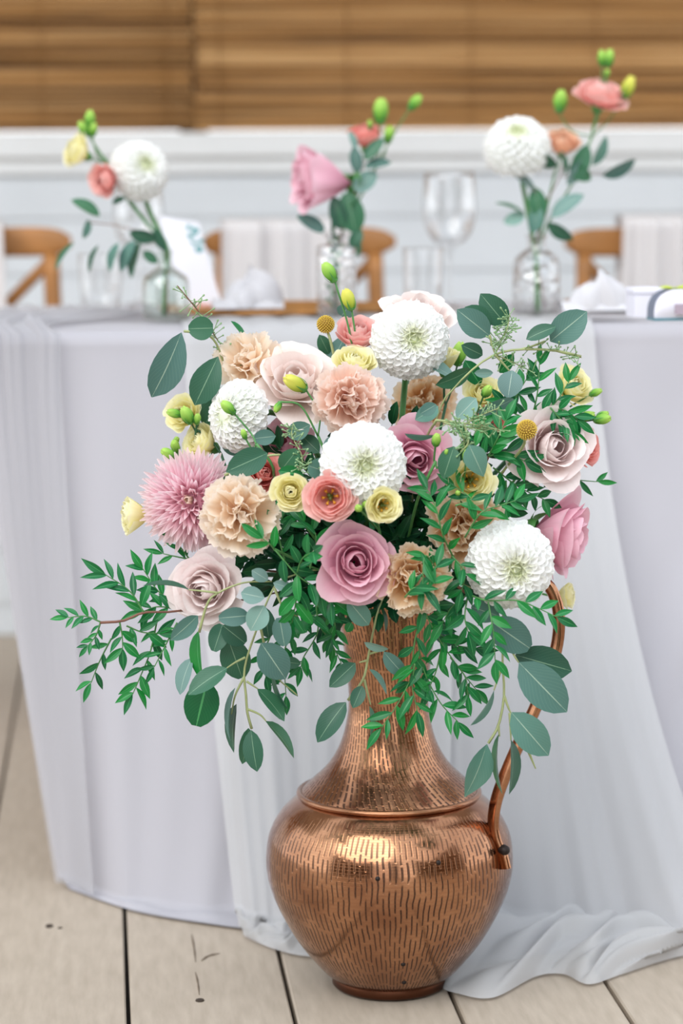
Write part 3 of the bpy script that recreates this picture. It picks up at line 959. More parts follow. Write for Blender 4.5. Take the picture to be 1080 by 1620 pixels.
def carnation_petal(mat, seed):
    """fan petal with a toothed, crumpled rim; unit length along +Y"""
    rnd = random.Random(seed)
    p = [rnd.uniform(0, 6) for _ in range(5)]
    k = rnd.uniform(0.8, 1.2)
    def fn(u, v):
        x = (u - 0.5) * 2
        w = 0.10 + 0.66 * v ** 1.15
        tooth = 0.03 * (1 if int(round(u * 18)) % 2 else -1) * (v > 0.93)
        yy = v * (1 - 0.20 * x * x + 0.05 * math.sin(x * 6 + p[3])) + tooth
        z = v ** 1.5 * k * (0.15 * math.sin(x * 3.2 + p[0]) + 0.07 * math.sin(x * 7.5 + p[1] + 2 * v)) + 0.30 * v ** 3
        return (x * w + 0.05 * v * math.sin(9 * x + p[2]), yy, z - 0.14 * v)
    return MB().grid(fn, 18, 7).mesh('petal', mat)

def carnation(label, pos, d, R, mat, n=44, seed=1, stem_pts=None, group='carnations', tmax=1.75):
    root = thing('carnation', label, 'flower', pos, group, frame(d, seed * 2.1))
    rnd = random.Random(seed)
    pets = [cached(('cp', mat, k), lambda k=k: carnation_petal(MT[mat], k + 3)) for k in range(6)]
    # guard petals spread flat, the middle ones stand up crumpled
    base0 = Vector((0, 0, -0.30 * R))
    for i in range(n):
        f = (i + 0.5) / n
        th = 1.5 * f ** 0.62 + rnd.uniform(-.10, .10)
        ph = i * 2.39996 + rnd.uniform(-.35, .35)
        y = Vector((math.sin(th) * math.cos(ph), math.sin(th) * math.sin(ph), math.cos(th)))
        et = Vector((math.cos(th) * math.cos(ph), math.cos(th) * math.sin(ph), -math.sin(th)))
        zz = -et
        tw = rnd.uniform(-1.4, 1.4) * (1 - f) ** 0.8 + rnd.uniform(-.3, .3)
        x = y.cross(zz)
        x, zz = x * math.cos(tw) + zz * math.sin(tw), zz * math.cos(tw) - x * math.sin(tw)
        L = R * lerp(0.72, 1.22, sstep(0.0, 1.3, th)) * rnd.uniform(.88, 1.08)
        W = R * lerp(0.52, 1.12, f) * rnd.uniform(.85, 1.15)
        m = Matrix.Translation(base0 + y * 0.04 * R) @ Matrix((x * W, y * L, zz * R * 0.95)).transposed().to_4x4()
        link('petal', pets[i % 6], root, m)
    b = MB().lathe([(0.0, -1.0 * R), (0.14 * R, -0.95 * R), (0.18 * R, -0.5 * R), (0.26 * R, -0.3 * R), (0.05 * R, -0.22 * R)], 12)
    b.build('calyx', MT['sepal'], root)
    pts = stem_pts or stem_to_mouth(Vector(pos) - d * 0.8 * R, d)
    put_stem(root, [Vector(pos) - d * R * 0.9] + list(pts[1:]), 0.0024, MT['stem'])
    return root

def chrys_petal(mat, k):
    def fn(u, v):
        x = (u - 0.5) * 2
        w = 0.12 * math.sin(PI * (0.18 + 0.80 * v)) ** 0.8
        return (x * w, v, 0.9 * x * x * w + (0.16 + .1 * k) * v * v - 0.06 * v)
    return MB().grid(fn, 2, 7).mesh('petal', mat)
def chrysanthemum(label, pos, d, R, n=170):
    root = thing('chrysanthemum', label, 'flower', pos, None, frame(d, 0.4))
    pets = [cached(('ch', k), lambda k=k: chrys_petal(MT['chrys'], k)) for k in range(3)]
    hp_ = cached('chh', lambda: chrys_petal(MT['chrys_heart'], 2))
    MB().lathe([(0, -.45 * R), (.25 * R, -.4 * R), (.3 * R, -.2 * R), (0.1 * R, 0.0), (0, .02 * R)], 12).build('core', MT['sepal'], root)
    MB().lathe([(0, -.4 * R), (.45 * R, -.3 * R), (.5 * R, 0), (.3 * R, .28 * R), (0, .35 * R)], 14).build('heart', MT['chrys_core'], root)
    c1 = 1 - math.cos(1.95)
    for i in range(n):
        f = (i + 0.5) / n
        th = math.acos(1 - c1 * f) + random.uniform(-.07, .07)
        ph = i * 2.39996
        y = Vector((math.sin(th) * math.cos(ph), math.sin(th) * math.sin(ph), math.cos(th)))
        et = Vector((math.cos(th) * math.cos(ph), math.cos(th) * math.sin(ph), -math.sin(th)))
        zz = -et
        x = y.cross(zz)
        L = R * lerp(0.70, 1.22, sstep(0.0, 0.75, th)) * random.uniform(.92, 1.06)
        W = R * lerp(0.7, 1.15, f)
        m = Matrix.Translation((0, 0, -0.25 * R)) @ Matrix((x * W, y * L, zz * L)).transposed().to_4x4()
        link('petal', hp_ if f < 0.06 else pets[i % 3], root, m)
    put_stem(root, [Vector(pos) - d * R * 0.3] + stem_to_mouth(Vector(pos), d)[1:], 0.003, MT['stem_dark'])
    return root

def bud_mesh(mat):
    """closed, twisted bud: unit length along +Z"""
    def fn(u, v):
        a = 2 * PI * u
        r = 0.30 * math.sin(PI * (0.10 + 0.78 * v)) ** 0.85
        if v > 0.97: r *= 0.8
        r *= 1 + 0.12 * math.sin(4 * a + 5 * v) * v
        zt = v + (0.05 * math.sin(4 * a + 5) if v > 0.97 else 0)
        return (r * math.cos(a), r * math.sin(a), zt)
    b = MB().grid(fn, 20, 9, closed=True)
    top = len(b.v)
    b.v.append((0, 0, 0.90)); 
    for i in range(20):
        b.f.append((top - 20 + i, top - 20 + (i + 1) % 20, top)); b.uv += [(0, 1), (1, 1), (.5, .9)]
    return b.mesh('bud', mat)
def calyx_mesh():
    b = MB()
    b.lathe([(0.03, -0.05), (0.16, 0.0), (0.21, 0.08), (0.2, 0.12)], 10)
    for k in range(5):
        a0 = 2 * PI * k / 5
        def fn(u, v, a0=a0):
            x = (u - 0.5) * 2 * 0.07 * (1 - v)
            rr = 0.21 + 0.13 * math.sin(v * 2.2); z = 0.06 + 0.55 * v
            return (rr * math.cos(a0) - x * math.sin(a0), rr * math.sin(a0) + x * math.cos(a0), z)
        b.grid(fn, 2, 4)
    return b.mesh('calyx', MT['sepal'])

def add_bud(root, pos, d, L, mat):
    m = inv(root) @ (Matrix.Translation(pos) @ frame(d, random.uniform(0, 6)).to_4x4() @ Matrix.Diagonal((L, L, L, 1)))
    o = link('bud', cached(('bud', mat), lambda: bud_mesh(MT[mat])), root, m)
    link('calyx', cached('bcal', calyx_mesh), o)
    return o

def add_bloom(root, pos, d, R, mat, seed, open_=0.85, n=13, heart=False, ruff=0.03):
    R *= 1.16 + 0.95 * max(0, 1.0 - open_)
    m = inv(root) @ (Matrix.Translation(pos) @ frame(d, seed * 1.7).to_4x4())
    cl = MB().lathe([(0.0, -0.62 * R), (0.12 * R, -0.6 * R), (0.2 * R, -0.45 * R), (0.18 * R, -0.3 * R)], 12).build('bloom', MT['sepal'], root, mat4=m)
    rose_head(cl, R, MT[mat], n, seed, ruff, open_ * 0.88, Matrix.Translation((0, 0, -0.42 * R)), 1.25, 18, t0=0.40 if heart else 0.0)
    if heart:
        b = MB()
        b.tube([(0, 0, -.35 * R), (0, 0, 0.05 * R)], [.10 * R, .07 * R], 8)
        for k in range(2):
            b.tube([(0, 0, 0.03 * R), ((-1) ** k * .10 * R, 0.02 * R, 0.10 * R)], [.06 * R, .05 * R], 6)
        b.build('pistil', MT['pistil'], cl)
        for k in range(6):
            a = k * PI / 3 + 0.3
            sb = MB().tube([(0, 0, -.3 * R), (.16 * R * math.cos(a), .16 * R * math.sin(a), -.05 * R), (.25 * R * math.cos(a), .25 * R * math.sin(a), .02 * R)], [.02 * R, .02 * R, .055 * R], 6)
            sb.build('stamen', MT['stamen'], cl)
    return cl

def lisianthus(label, blooms, buds, joint, group='lisianthus stems', base_pts=None, stem='stem', name='lisianthus'):
    """blooms: (pos, dir, R, colour, openness, heart); buds: (pos, dir, length, colour); joint: where the stalks meet"""
    root = thing(name, label, 'flower', joint, group)
    k = int(abs(joint.x * 977 + joint.z * 1313)) % 97
    for i, (p, d, R, c, op, ht) in enumerate(blooms):
        add_bloom(root, p, d, R, c, k + i + 1, op, 18 if not ht else 14, ht)
        q = p - d * R * 0.6
        put_stem(root, [q, q.lerp(joint, 0.5) - d * 0.012, joint], 0.0014, MT[stem])
    for p, d, L, c in buds:
        add_bud(root, p - d * L * 0.5, d, L, c)
        q = p - d * L * 0.52
        put_stem(root, [q, q.lerp(joint, 0.4) - d * 0.012, joint], 0.0011, MT[stem])
    put_stem(root, [joint] + (base_pts or stem_to_mouth(joint, Vector((0, 0, 1)))[2:]), 0.0017, MT[stem])
    return root

def craspedia(label, pos, d, R, base):
    root = thing('craspedia', label, 'flower', pos, 'golden craspedia balls', frame(d))
    MB().lathe([(R * 0.86 * math.sin(a), -R * 0.86 * math.cos(a)) for a in [PI * k / 10 for k in range(11)]], 16).build('core', MT['billy_core'], root)
    fl_ = cached('floret', lambda: MB().lathe([(0.62, -0.5), (0.9, 0.0), (0.7, 0.55), (0.0, 0.8)], 6).mesh('floret', MT['billy']))
    n = 190
    for i in range(n):
        zc = 1 - 2 * (i + .5) / n
        ph = i * 2.39996
        s = math.sqrt(1 - zc * zc)
        nn = Vector((s * math.cos(ph), s * math.sin(ph), zc))
        m = Matrix.Translation(nn * R * 0.88) @ nn.to_track_quat('Z', 'Y').to_matrix().to_4x4() @ Matrix.Diagonal((R * .085, R * .085, R * .17, 1))
        link('floret', fl_, root, m)
    put_stem(root, [Vector(pos) - d * R * 0.8] + base, 0.0016, MT['stem_pale'])
    return root

# ---- leaves
def leaf_mesh(shape, mat):
    """unit leaf: base at the origin, along +Y, width 1 at its widest, looks to +Z"""
    def width(v):
        if shape == 'round': return math.sin(PI * (0.03 + 0.94 * v) ** 0.9) ** 0.55
        if shape == 'oval': return math.sin(PI * v ** 0.95) ** 0.64
        if shape == 'obov': return math.sin(PI * v ** 1.18) ** 0.62
        if shape == 'drop': return math.sin(PI * v ** 0.70) ** 0.85
        return math.sin(PI * v ** 0.85) ** 1.05          # lance
    def fn(u, v):
        x = (u - 0.5) * 2
        w = max(0.004, width(min(0.999, max(0.001, v)))) * 0.5
        return (x * w, v, 0.16 * abs(x) * w * 2 * 0.5 + 0.07 * math.sin(v * PI) - 0.05 * v)
    return MB().grid(fn, 4, 8).mesh('leaf', mat)

def put_leaf(root, base, tip, w, mat, shape='oval', face=None, tilt=0.0, name='leaf'):
    y = tip - base
    L = y.length
    y = y / L
    f = face if face is not None else (CAM - base).normalized()
    z = (f - y * f.dot(y))
    z = z.normalized() if z.length > 1e-4 else y.orthogonal().normalized()
    x = y.cross(z)
    x, z = x * math.cos(tilt) + z * math.sin(tilt), z * math.cos(tilt) - x * math.sin(tilt)
    me = cached(('leaf', shape, mat), lambda: leaf_mesh(shape, MT[mat]))
    m = inv(root) @ (Matrix.Translation(base) @ Matrix((x * w, y * L, z * L * 0.8)).transposed().to_4x4())
    return link(name, me, root, m)

def euc_leaf(root, bx, by, tx, ty, w, mat='euc', dy=-0.1, dt=0.0, shape='oval', Pf=None):
    """leaf given by where its base and tip stand; dt tilts the tip in depth; w is the breadth as it is seen"""
    PP = Pf or P
    b = PP(bx, by, dy); t = PP(tx, ty, dy + dt)
    L = (t - b).length
    wa = M(w)
    real = max(wa, 0.50 * L)
    tilt = math.acos(min(1.0, wa / real)) * (1 if int(bx + by) % 2 else -1) * 0.97
    return put_leaf(root, b, t, real, mat, shape, tilt=tilt)

def sprig(root, pts, r, mat='stem_pale', n=20):
    return MB().tube(smooth_path(pts, n), [lerp(r, r * 0.45, i / n) for i in range(n + 1)], 6).build('stem', MT[mat], root, True, inv(root))

def frond(root, pts, n, L, W, mat='gloss', stem='stem', ang=0.75, shape='lance', term=True, spread=0.35, r=0.0011, t0=0.12):
    path = smooth_path(pts, 24)
    MB().tube(path, [lerp(r, r * 0.5, i / 24) for i in range(25)], 5).build('stem', MT[stem], root, True, inv(root))
    for i in range(n):
        t = lerp(t0, 0.97, i / max(1, n - 1))
        k = t * 24; j = min(int(k), 23)
        p = path[j].lerp(path[j + 1], k - j)
        tn = (path[min(j + 1, 24)] - path[max(j - 1, 0)]).normalized()
        face = ((CAM - p).normalized() + Vector((random.uniform(-spread, spread), random.uniform(-spread, spread), random.uniform(-spread, spread) + 0.25))).normalized()
        sd = face.cross(tn).normalized()
        s = 1 if i % 2 else -1
        a = ang * random.uniform(0.75, 1.2)
        y = (tn * math.cos(a) + sd * s * math.sin(a) + face * random.uniform(-.25, .2)).normalized()
        l = L * random.uniform(0.8, 1.12) * (1 - 0.25 * abs(t - 0.55))
        put_leaf(root, p, p + y * l, W * random.uniform(.85, 1.15) * l / L, mat, shape, face, random.uniform(-.5, .5))
    if term:
        tn = (path[-1] - path[-3]).normalized()
        put_leaf(root, path[-1], path[-1] + tn * L * 0.95, W * 0.95, mat, shape, None, random.uniform(-.4, .4))

def seed_sprig(root, pts, n=26, L=0.012, r=0.0009, stem='stem_pale'):
    """tiny seed clusters standing off a thin stalk"""
    path = smooth_path(pts, 24)
    MB().tube(path, [lerp(r, r * 0.5, i / 24) for i in range(25)], 5).build('stem', MT[stem], root, True, inv(root))
    b = MB()
    for i in range(n):
        k = lerp(2, 24, i / n); j = min(int(k), 23)
        p = path[j].lerp(path[j + 1], k - j)
        for q in range(2):
            dv = Vector((random.uniform(-1, 1), random.uniform(-1, 1), random.uniform(-.6, 1))).normalized() * L * random.uniform(.5, 1.1)
            e = p + dv
            b.tube([p, p + dv * 0.5, e, e + dv * 0.14, e + dv * 0.24], [0.00045, 0.00045, 0.0006, 0.0013, 0.0006], 5)
    o = b.build('seed_cluster', MT['seed'], root, True, inv(root))
    o['kind'] = 'stuff'
    return o

# ------------------------------------------------------------------ chairs behind the table
YC = YT + TD + 0.30
def crossback(px, label):
    top = at_y(px, 360, YC)
    Z = top.z
    t = thing('crossback_chair', label, 'chair', (top.x, YC, 0), 'cross-back chairs behind the table')
    x = lambda dx, dy, z: (dx, dy, z)
    # curved top rail
    b = MB()
    def rail(u, v):
        a = 2 * PI * v
        dx = lerp(-0.177, 0.177, u)
        end = math.sqrt(max(0.12, 1 - abs(u * 2 - 1) ** 8))
        return (dx, 0.012 + 0.030 * (1 - (u * 2 - 1) ** 2) + 0.012 * math.copysign(abs(math.cos(a)) ** .5, math.cos(a)),
                Z - 0.027 + 0.027 * end * math.copysign(abs(math.sin(a)) ** .5, math.sin(a)))
    b.grid(lambda u, v: rail(v, u), 16, 20, closed=True)
    b.f.append(tuple(range(16))); b.uv += [(0, 0)] * 16
    b.f.append(tuple(20 * 16 + i for i in reversed(range(16)))); b.uv += [(0, 0)] * 16
    b.build('top_rail', MT['wood'], t)
    for s in (-1, 1):
        pts = [(s * 0.140, 0.022, Z - 0.050), (s * 0.143, 0.012, 0.70), (s * 0.150, 0.0, 0.47), (s * 0.158, 0.015, 0.25), (s * 0.165, 0.05, 0.0)]
        MB().tube(smooth_path(pts, 14), 0.0155, 8).build('leg', MT['wood'], t)
        fp = [(s * 0.18, -0.38, 0.44), (s * 0.19, -0.40, 0.0)]
        MB().tube(fp, [0.019, 0.014], 8).build('leg', MT['wood'], t)
        cp = [(s * 0.138, 0.030, Z - 0.062), (s * 0.05, 0.036, Z - 0.15), (-s * 0.05, 0.032 + 0.006 * s, Z - 0.27), (-s * 0.135, 0.012, Z - 0.37)]
        MB().tube(smooth_path(cp, 12), 0.011, 8).build('cross_slat', MT['wood'], t)
    def seat(u, v):
        a = 2 * PI * u
        ca, sa = math.cos(a), math.sin(a)
        rr = [0.0, 0.97, 1.0, 0.97, 0.0][int(round(v * 4))]
        zz = [0.445, 0.445, 0.458, 0.47, 0.462][int(round(v * 4))]
        q = lambda c: math.copysign(abs(c) ** 0.6, c)
        return (0.20 * rr * q(ca), -0.19 + 0.20 * rr * q(sa), zz)
    MB().grid(seat, 28, 4, closed=True).build('seat', MT['wood'], t)
    return t, Z
ch1, CZ = crossback(-44, 'oak cross-back chair at the table corner, behind the jar of yellow and white flowers')
ch2, _ = crossback(474, 'oak cross-back chair behind the square bottle with the big pink rose')
ch3, _ = crossback(1045, 'oak cross-back chair behind the round bottle with the white dahlia')
MT['drape'] = cloth_mat('chair_drape_cloth', '#e3e1e2', 0.2)
def drape(x0, x1, label):
    xa = at_y(x0, 360, YC).x; xb = at_y(x1, 360, YC).x
    ph = random.uniform(0, 6)
    def fn(u, v):
        x = lerp(xa, xb, u)
        pl = 0.006 * math.sin(u * 17 + ph + 1.5 * math.sin(u * 5 + ph)) + 0.003 * math.sin(u * 39 + 2 * ph)
        if v < 0.25:               # behind the rail
            return (x, YC + 0.062 + pl, lerp(CZ - 0.30, CZ + 0.002, v / 0.25))
        if v < 0.32:
            k = (v - 0.25) / 0.07
            return (x, lerp(YC + 0.062 + pl, YC - 0.012 - pl, k), CZ + 0.006 + 0.006 * math.sin(k * PI))
        k = (v - 0.32) / 0.68
        return (x + 0.02 * (u - .5) * k, YC - 0.014 - pl * (1 + k) - 0.004 * k, CZ + 0.002 - 0.40 * k)
    o = MB().grid(fn, 70, 40).build('chair_drape', MT['drape'])
    tag(o, label, 'drape', 'white drapes over the chair backs')
drape(350, 556, 'pleated white drape hung over the chair back behind the leaning menu card')
drape(984, 1112, 'pleated white drape hung over the chair back behind the white gift box')
drape(-140, 4, 'white drape over the chair back at the table corner, barely in the picture')

# ------------------------------------------------------------------ things on the table
def glass_mat(name, tint='#ffffff', bump=0.0, scale=60, rough=0.02, gain=0.5, base_=0.05):
    """thin clear glass: sees through, mirrors more towards the rim"""
    m, nt, b = mat_new(name)
    nt.nodes.remove(b)
    out = [n for n in nt.nodes if n.type == 'OUTPUT_MATERIAL'][0]
    tp = N(nt, 'ShaderNodeBsdfTransparent'); tp.inputs['Color'].default_value = lin(tint)
    gl = N(nt, 'ShaderNodeBsdfGlossy'); gl.inputs['Roughness'].default_value = rough
    fr = N(nt, 'ShaderNodeLayerWeight'); fr.inputs['Blend'].default_value = 0.30
    mx = N(nt, 'ShaderNodeMixShader')
    nt.links.new(math_node(nt, 'ADD', math_node(nt, 'MULTIPLY', fr.outputs['Facing'], gain), base_), mx.inputs[0])
    nt.links.new(tp.outputs[0], mx.inputs[1]); nt.links.new(gl.outputs[0], mx.inputs[2])
    nt.links.new(mx.outputs[0], out.inputs['Surface'])
    if bump:
        tc = N(nt, 'ShaderNodeTexCoord'); v = N(nt, 'ShaderNodeTexVoronoi'); v.inputs['Scale'].default_value = scale
        nt.links.new(tc.outputs['Object'], v.inputs['Vector'])
        bp = N(nt, 'ShaderNodeBump'); bp.inputs['Strength'].default_value = bump; bp.inputs['Distance'].default_value = 0.004
        nt.links.new(v.outputs['Distance'], bp.inputs['Height'])
        nt.links.new(bp.outputs[0], gl.inputs['Normal']); nt.links.new(bp.outputs[0], fr.inputs['Normal'])
    return m
MT['glass'] = glass_mat('clear_glass')
MT['glass_cut'] = glass_mat('cut_glass', bump=0.9, scale=90, rough=0.08, gain=0.55, base_=0.10)
MT['glass_green'] = glass_mat('pale_green_glass', '#f8fbf9')

mat_b = MB()
def placemat(px, label):
    c = at_y(px, 495, YT + 0.40); c.z = TZ + 0.0105
    R = 0.185
    t = thing('woven_placemat', label, 'placemat', c, 'round woven placemats')
    b = MB()
    k = 0
    r = 0.006
    b.tube([(math.cos(a) * (0.004 + (R - 0.004) * a / (2 * PI * 22)), math.sin(a) * (0.004 + (R - 0.004) * a / (2 * PI * 22)), 0.0) for a in [2 * PI * 22 * i / 880 for i in range(881)]], 0.0046, 5)
    b.build('coil', MT['rattan'], t)
    return t
MT['rattan'] = plain('rattan', '#a9763f', 0.6, noise=0.35, scale=40, bump=0.4)
placemat(440, 'round woven placemat between the menu card and the square bottle')
placemat(1075, 'round woven placemat under the white gift box near the round bottle')

def napkin(px, py, w, h, seed, label):
    rnd = random.Random(seed)
    c = at_z(px, py, TZ + 0.017)
    sc = FPX / c.y
    W = w / sc / 2; H = h / sc
    ph = [rnd.uniform(0, 6) for _ in range(6)]
    def fn(u, v):
        a = 2 * PI * u
        el = v * PI * 0.5
        f = 1 + 0.18 * math.sin(3 * a + ph[0]) + 0.10 * math.sin(7 * a + ph[1] + 4 * v)
        rr = math.cos(el) ** 0.7 * f
        return (W * rr * math.cos(a) * 0.9, W * 0.7 * rr * math.sin(a), H * math.sin(el) * (1 + 0.14 * math.sin(4 * a + ph[2])) * (0.75 + 0.25 * math.cos(a - ph[3])))
    t = thing('folded_napkin', label, 'napkin', c, 'white napkins on the placemats')
    MB().grid(fn, 36, 14, closed=True).build('cloth', MT['linen'], t)
    # a second loose fold lying beside
    def fold2(u, v):
        x = lerp(-1.25, 1.1, u) * W
        yy = lerp(-0.5, 0.5, v) * W
        return (x, yy - 0.2 * W, H * (0.16 + 0.22 * math.exp(-((u - 0.35) / .25) ** 2) * math.sin(PI * v) + 0.06 * math.sin(u * 17 + 3 * v)) * math.sin(PI * min(1, max(0, v))) ** .5)
    MB().grid(fold2, 24, 10).build('loose_fold', MT['linen'], t)
napkin(395, 487, 95, 62, 4, 'crumpled white napkin on the placemat beside the menu card')
napkin(945, 490, 100, 58, 9, 'crumpled white napkin between the round bottle and the white gift box')

# menu card leaning behind the jar
MT['card'] = plain('card_paper', '#e9e9f0', 0.6, trans=0.1)
MT['teal'] = plain('teal_print', '#2d8a8c', 0.6)
MT['rosy'] = plain('rosy_print', '#d98c80', 0.6)
yc_ = at_z(300, 497, TZ + 0.002).y
card = thing('menu_card', 'white menu card with teal leaf print leaning behind the jar vase', 'card', at_y(315, 496, yc_))
cq = [at_y(284, 497, yc_), at_y(354, 495, yc_ - 0.005), at_y(314, 352, yc_ + 0.03), at_y(252, 342, yc_ + 0.04)]
cq[0].z = cq[1].z = TZ + 0.006
cn = (cq[1] - cq[0]).cross(cq[3] - cq[0]).normalized()
def bil(u, v): return (cq[0].lerp(cq[1], u)).lerp(cq[3].lerp(cq[2], u), v)
cx = inv(card)
cb_ = MB()
cb_.v = [tuple(q) for q in cq] + [tuple(q - cn * 0.0012) for q in cq]
cb_.f = [(0, 1, 2, 3), (7, 6, 5, 4), (0, 4, 5, 1), (1, 5, 6, 2), (2, 6, 7, 3), (3, 7, 4, 0)]
cb_.uv = [(0, 0), (1, 0), (1, 1), (0, 1)] * 6
cb_.build('paper', MT['card'], card, False, cx)
def print_leaf(u, v, du, dv, w, mt):
    a = bil(u, v) + cn * 0.0006; b = bil(u + du, v + dv) + cn * 0.0006
    y = b - a; x = y.cross(cn).normalized() * w
    m = MB()
    m.v = [tuple(a), tuple(a.lerp(b, .5) + x), tuple(b), tuple(a.lerp(b, .5) - x)]
    m.f = [(0, 1, 2, 3)]; m.uv = [(0, 0), (1, 0), (1, 1), (0, 1)]
    m.build('printed_leaf', mt, card, False, cx)
for u, v, du, dv in ((.62, .90, .16, .05), (.82, .84, .10, .09), (.60, .84, .2, -.02), (.86, .80, .12, -.04), (.66, .78, .16, -.04), (.88, .73, -.02, -.07), (.74, .72, .1, -.07), (.90, .90, -.14, .02)):
    print_leaf(u, v, du, dv, 0.005, MT['teal'])
for u, v, du, dv in ((.45, .05, .12, .05), (.55, .03, .14, .02), (.62, .08, .1, -.04), (.38, .03, .12, .01)):
    print_leaf(u, v, du, dv, 0.006, MT['rosy'])
print_leaf(.82, .03, .14, .01, 0.004, MT['teal'])

# glasses
def lathe_glass(root, prof, base, mat, name):
    """closed profile of outer and inner wall"""
    return MB().lathe(prof, 48).build(name, mat, root)
def wine_glass(px, base_py, rim_py, half, label):
    c = at_z(px, base_py, TZ + 0.0025)
    s = FPX / c.y
    H = at_y(px, rim_py, c.y).z - c.z
    r = half / s
    t = thing('wine_glass', label, 'glass', c, 'stemmed wine glasses')
    bz = H * 0.46
    out = [(0.90, 1.0), (0.95, .90), (1.0, .72), (1.03, .55), (.99, .38), (.85, .20), (.58, .07), (.20, 0.0)]
    prof = [(r * a, bz + (H - bz) * q) for a, q in out]
    inn = [(max(0.0, r * a - 0.0013), bz + (H - bz) * q + (0.0025 if q < .3 else 0)) for a, q in reversed(out[:-1])]
    ring = [(0.0, bz + .004)] + inn + prof + [(0.0042, bz - 0.01), (0.0, bz - 0.012)]
    MB().lathe(ring, 48).build('bowl', MT['glass'], t)
    st = [(0.0, bz - .012), (0.0040, bz - 0.012), (0.0034, bz * .6), (0.0036, bz * .3), (0.006, 0.012), (0.0, 0.010)]
    MB().lathe(st, 24).build('stem', MT['glass'], t)
    ft = [(0.0, 0.010), (0.006, 0.011), (r * .5, 0.005), (r * .86, 0.002), (r * .86, 0.0), (0.0, 0.0)]
    MB().lathe(ft, 48).build('foot', MT['glass'], t)
    return t
wine_glass(711, 492, 272, 43, 'clear stemmed wine glass standing beyond the white dahlia of the bouquet')
wine_glass(222, 486, 290, 40, 'clear stemmed wine glass hidden behind the flowers of the jar vase')
def tumbler(px, base_py, rim_py, half, label):
    c = at_z(px, base_py, TZ + 0.0025)
    s = FPX / c.y
    H = at_y(px, rim_py, c.y).z - c.z
    r = half / s
    t = thing('water_tumbler', label, 'glass', c, 'water tumblers')
    pr = [(0.0, 0.008), (r * .80, 0.009), (r * .90, 0.03), (r - .0016, H - .002), (r - .0008, H), (r, H - .002), (r * .93, 0.03), (r * .86, 0.004), (r * .80, 0.0), (0.0, 0.0)]
    MB().lathe(pr, 48).build('tumbler_wall', MT['glass'], t)
tumbler(669, 496, 392, 33, 'straight clear water tumbler in front of the stemmed wine glass')
tumbler(160, 492, 402, 35, 'straight clear water tumbler by the jar vase at the table corner')
# spoon
sc_ = at_z(200, 492, TZ + 0.006)
sp = thing('silver_spoon', 'silver spoon glinting on the cloth beside the jar vase', 'spoon', sc_)
MT['silver'] = plain('silver', '#d8dadf', 0.15, 1.0)
MB().grid(lambda u, v: ((v * 0.021) * math.cos(2 * PI * u), v * 0.031 * math.sin(2 * PI * u), 0.004 * v * v + 0.001), 20, 5, closed=True).build('spoon_bowl', MT['silver'], sp)
MB().tube(smooth_path([(0, .029, .005), (0.004, .06, .009), (.012, .12, .006), (.02, .17, .002)], 10), [0.003, .0022, .002, .002, .002, .002, .0022, .0026, .003, .0034, .0036], 6).build('spoon_handle', MT['silver'], sp)

# gift box and pouch
gb = at_z(1024, 502, TZ + 0.017)
g = thing('gift_box', 'small white paper box on the placemat behind the round bottle', 'box', gb)
MT['paperw'] = plain('white_paper', '#e2e2ee', 0.6)
sg = FPX / gb.y
MB().box((-22 / sg, 0, 0), (24 / sg, 0.05, 38 / sg), 0.002).build('box_body', MT['paperw'], g, False)
MB().box((-23 / sg, -0.001, 38 / sg), (25 / sg, 0.051, 47 / sg), 0.002).build('box_lid', MT['paperw'], g, False)
pk = at_z(1068, 506, TZ + 0.017)
pc = thing('favour_pouch', 'domed white favour pouch with dark rim and rosy label beside the gift box', 'pouch', pk)
def dome(u, v):
    a = PI * u
    q = math.sin(a) ** 0.6
    return (lerp(-40, 40, 0.5 - 0.5 * math.cos(a)) / sg * 1.0, lerp(-0.02, 0.02, v), 0.002 + 47 / sg * q)
MB().grid(dome, 24, 3).build('pouch_shell', plain('grey_blue_trim', '#6e7688', 0.5), pc, False)
def domef(u, v):
    a = PI * u
    return (lerp(-39, 39, 0.5 - 0.5 * math.cos(a)) / sg, -0.02 - 0.006 * math.sin(PI * v) * math.sin(a), 0.002 + 46 / sg * math.sin(a) ** 0.6 * v)
MB().grid(domef, 24, 6).build('pouch_front', MT['paperw'], pc)
MB().box((-9 / sg, -0.0285, 10 / sg), (13 / sg, -0.0265, 26 / sg)).build('label_patch', plain('rosy_label', '#a99aa8', 0.6), pc, False)
MB().box((-40 / sg, -0.022, 0.0), (40 / sg, 0.022, 4 / sg)).build('pouch_base', plain('teal_base', '#4f7f8c', 0.5), pc, False)
sprout = thing('green_favour_bow', 'lime green bow lying on top of the favour pouch', 'bow', Vector((pk.x, pk.y, pk.z + 47 / sg)))
MT['lime'] = plain('lime', '#c3d24a', 0.6, trans=.2)
for a in (0.3, 1.6, 2.9, 4.0, 5.4):
    put_leaf(sprout, Vector((pk.x, pk.y, pk.z + 47 / sg)), Vector((pk.x + .022 * math.cos(a), pk.y + .012 * math.sin(a), pk.z + 51 / sg)), 0.012, 'lime', 'oval', Vector((0, -.3, 1)), name='loop')

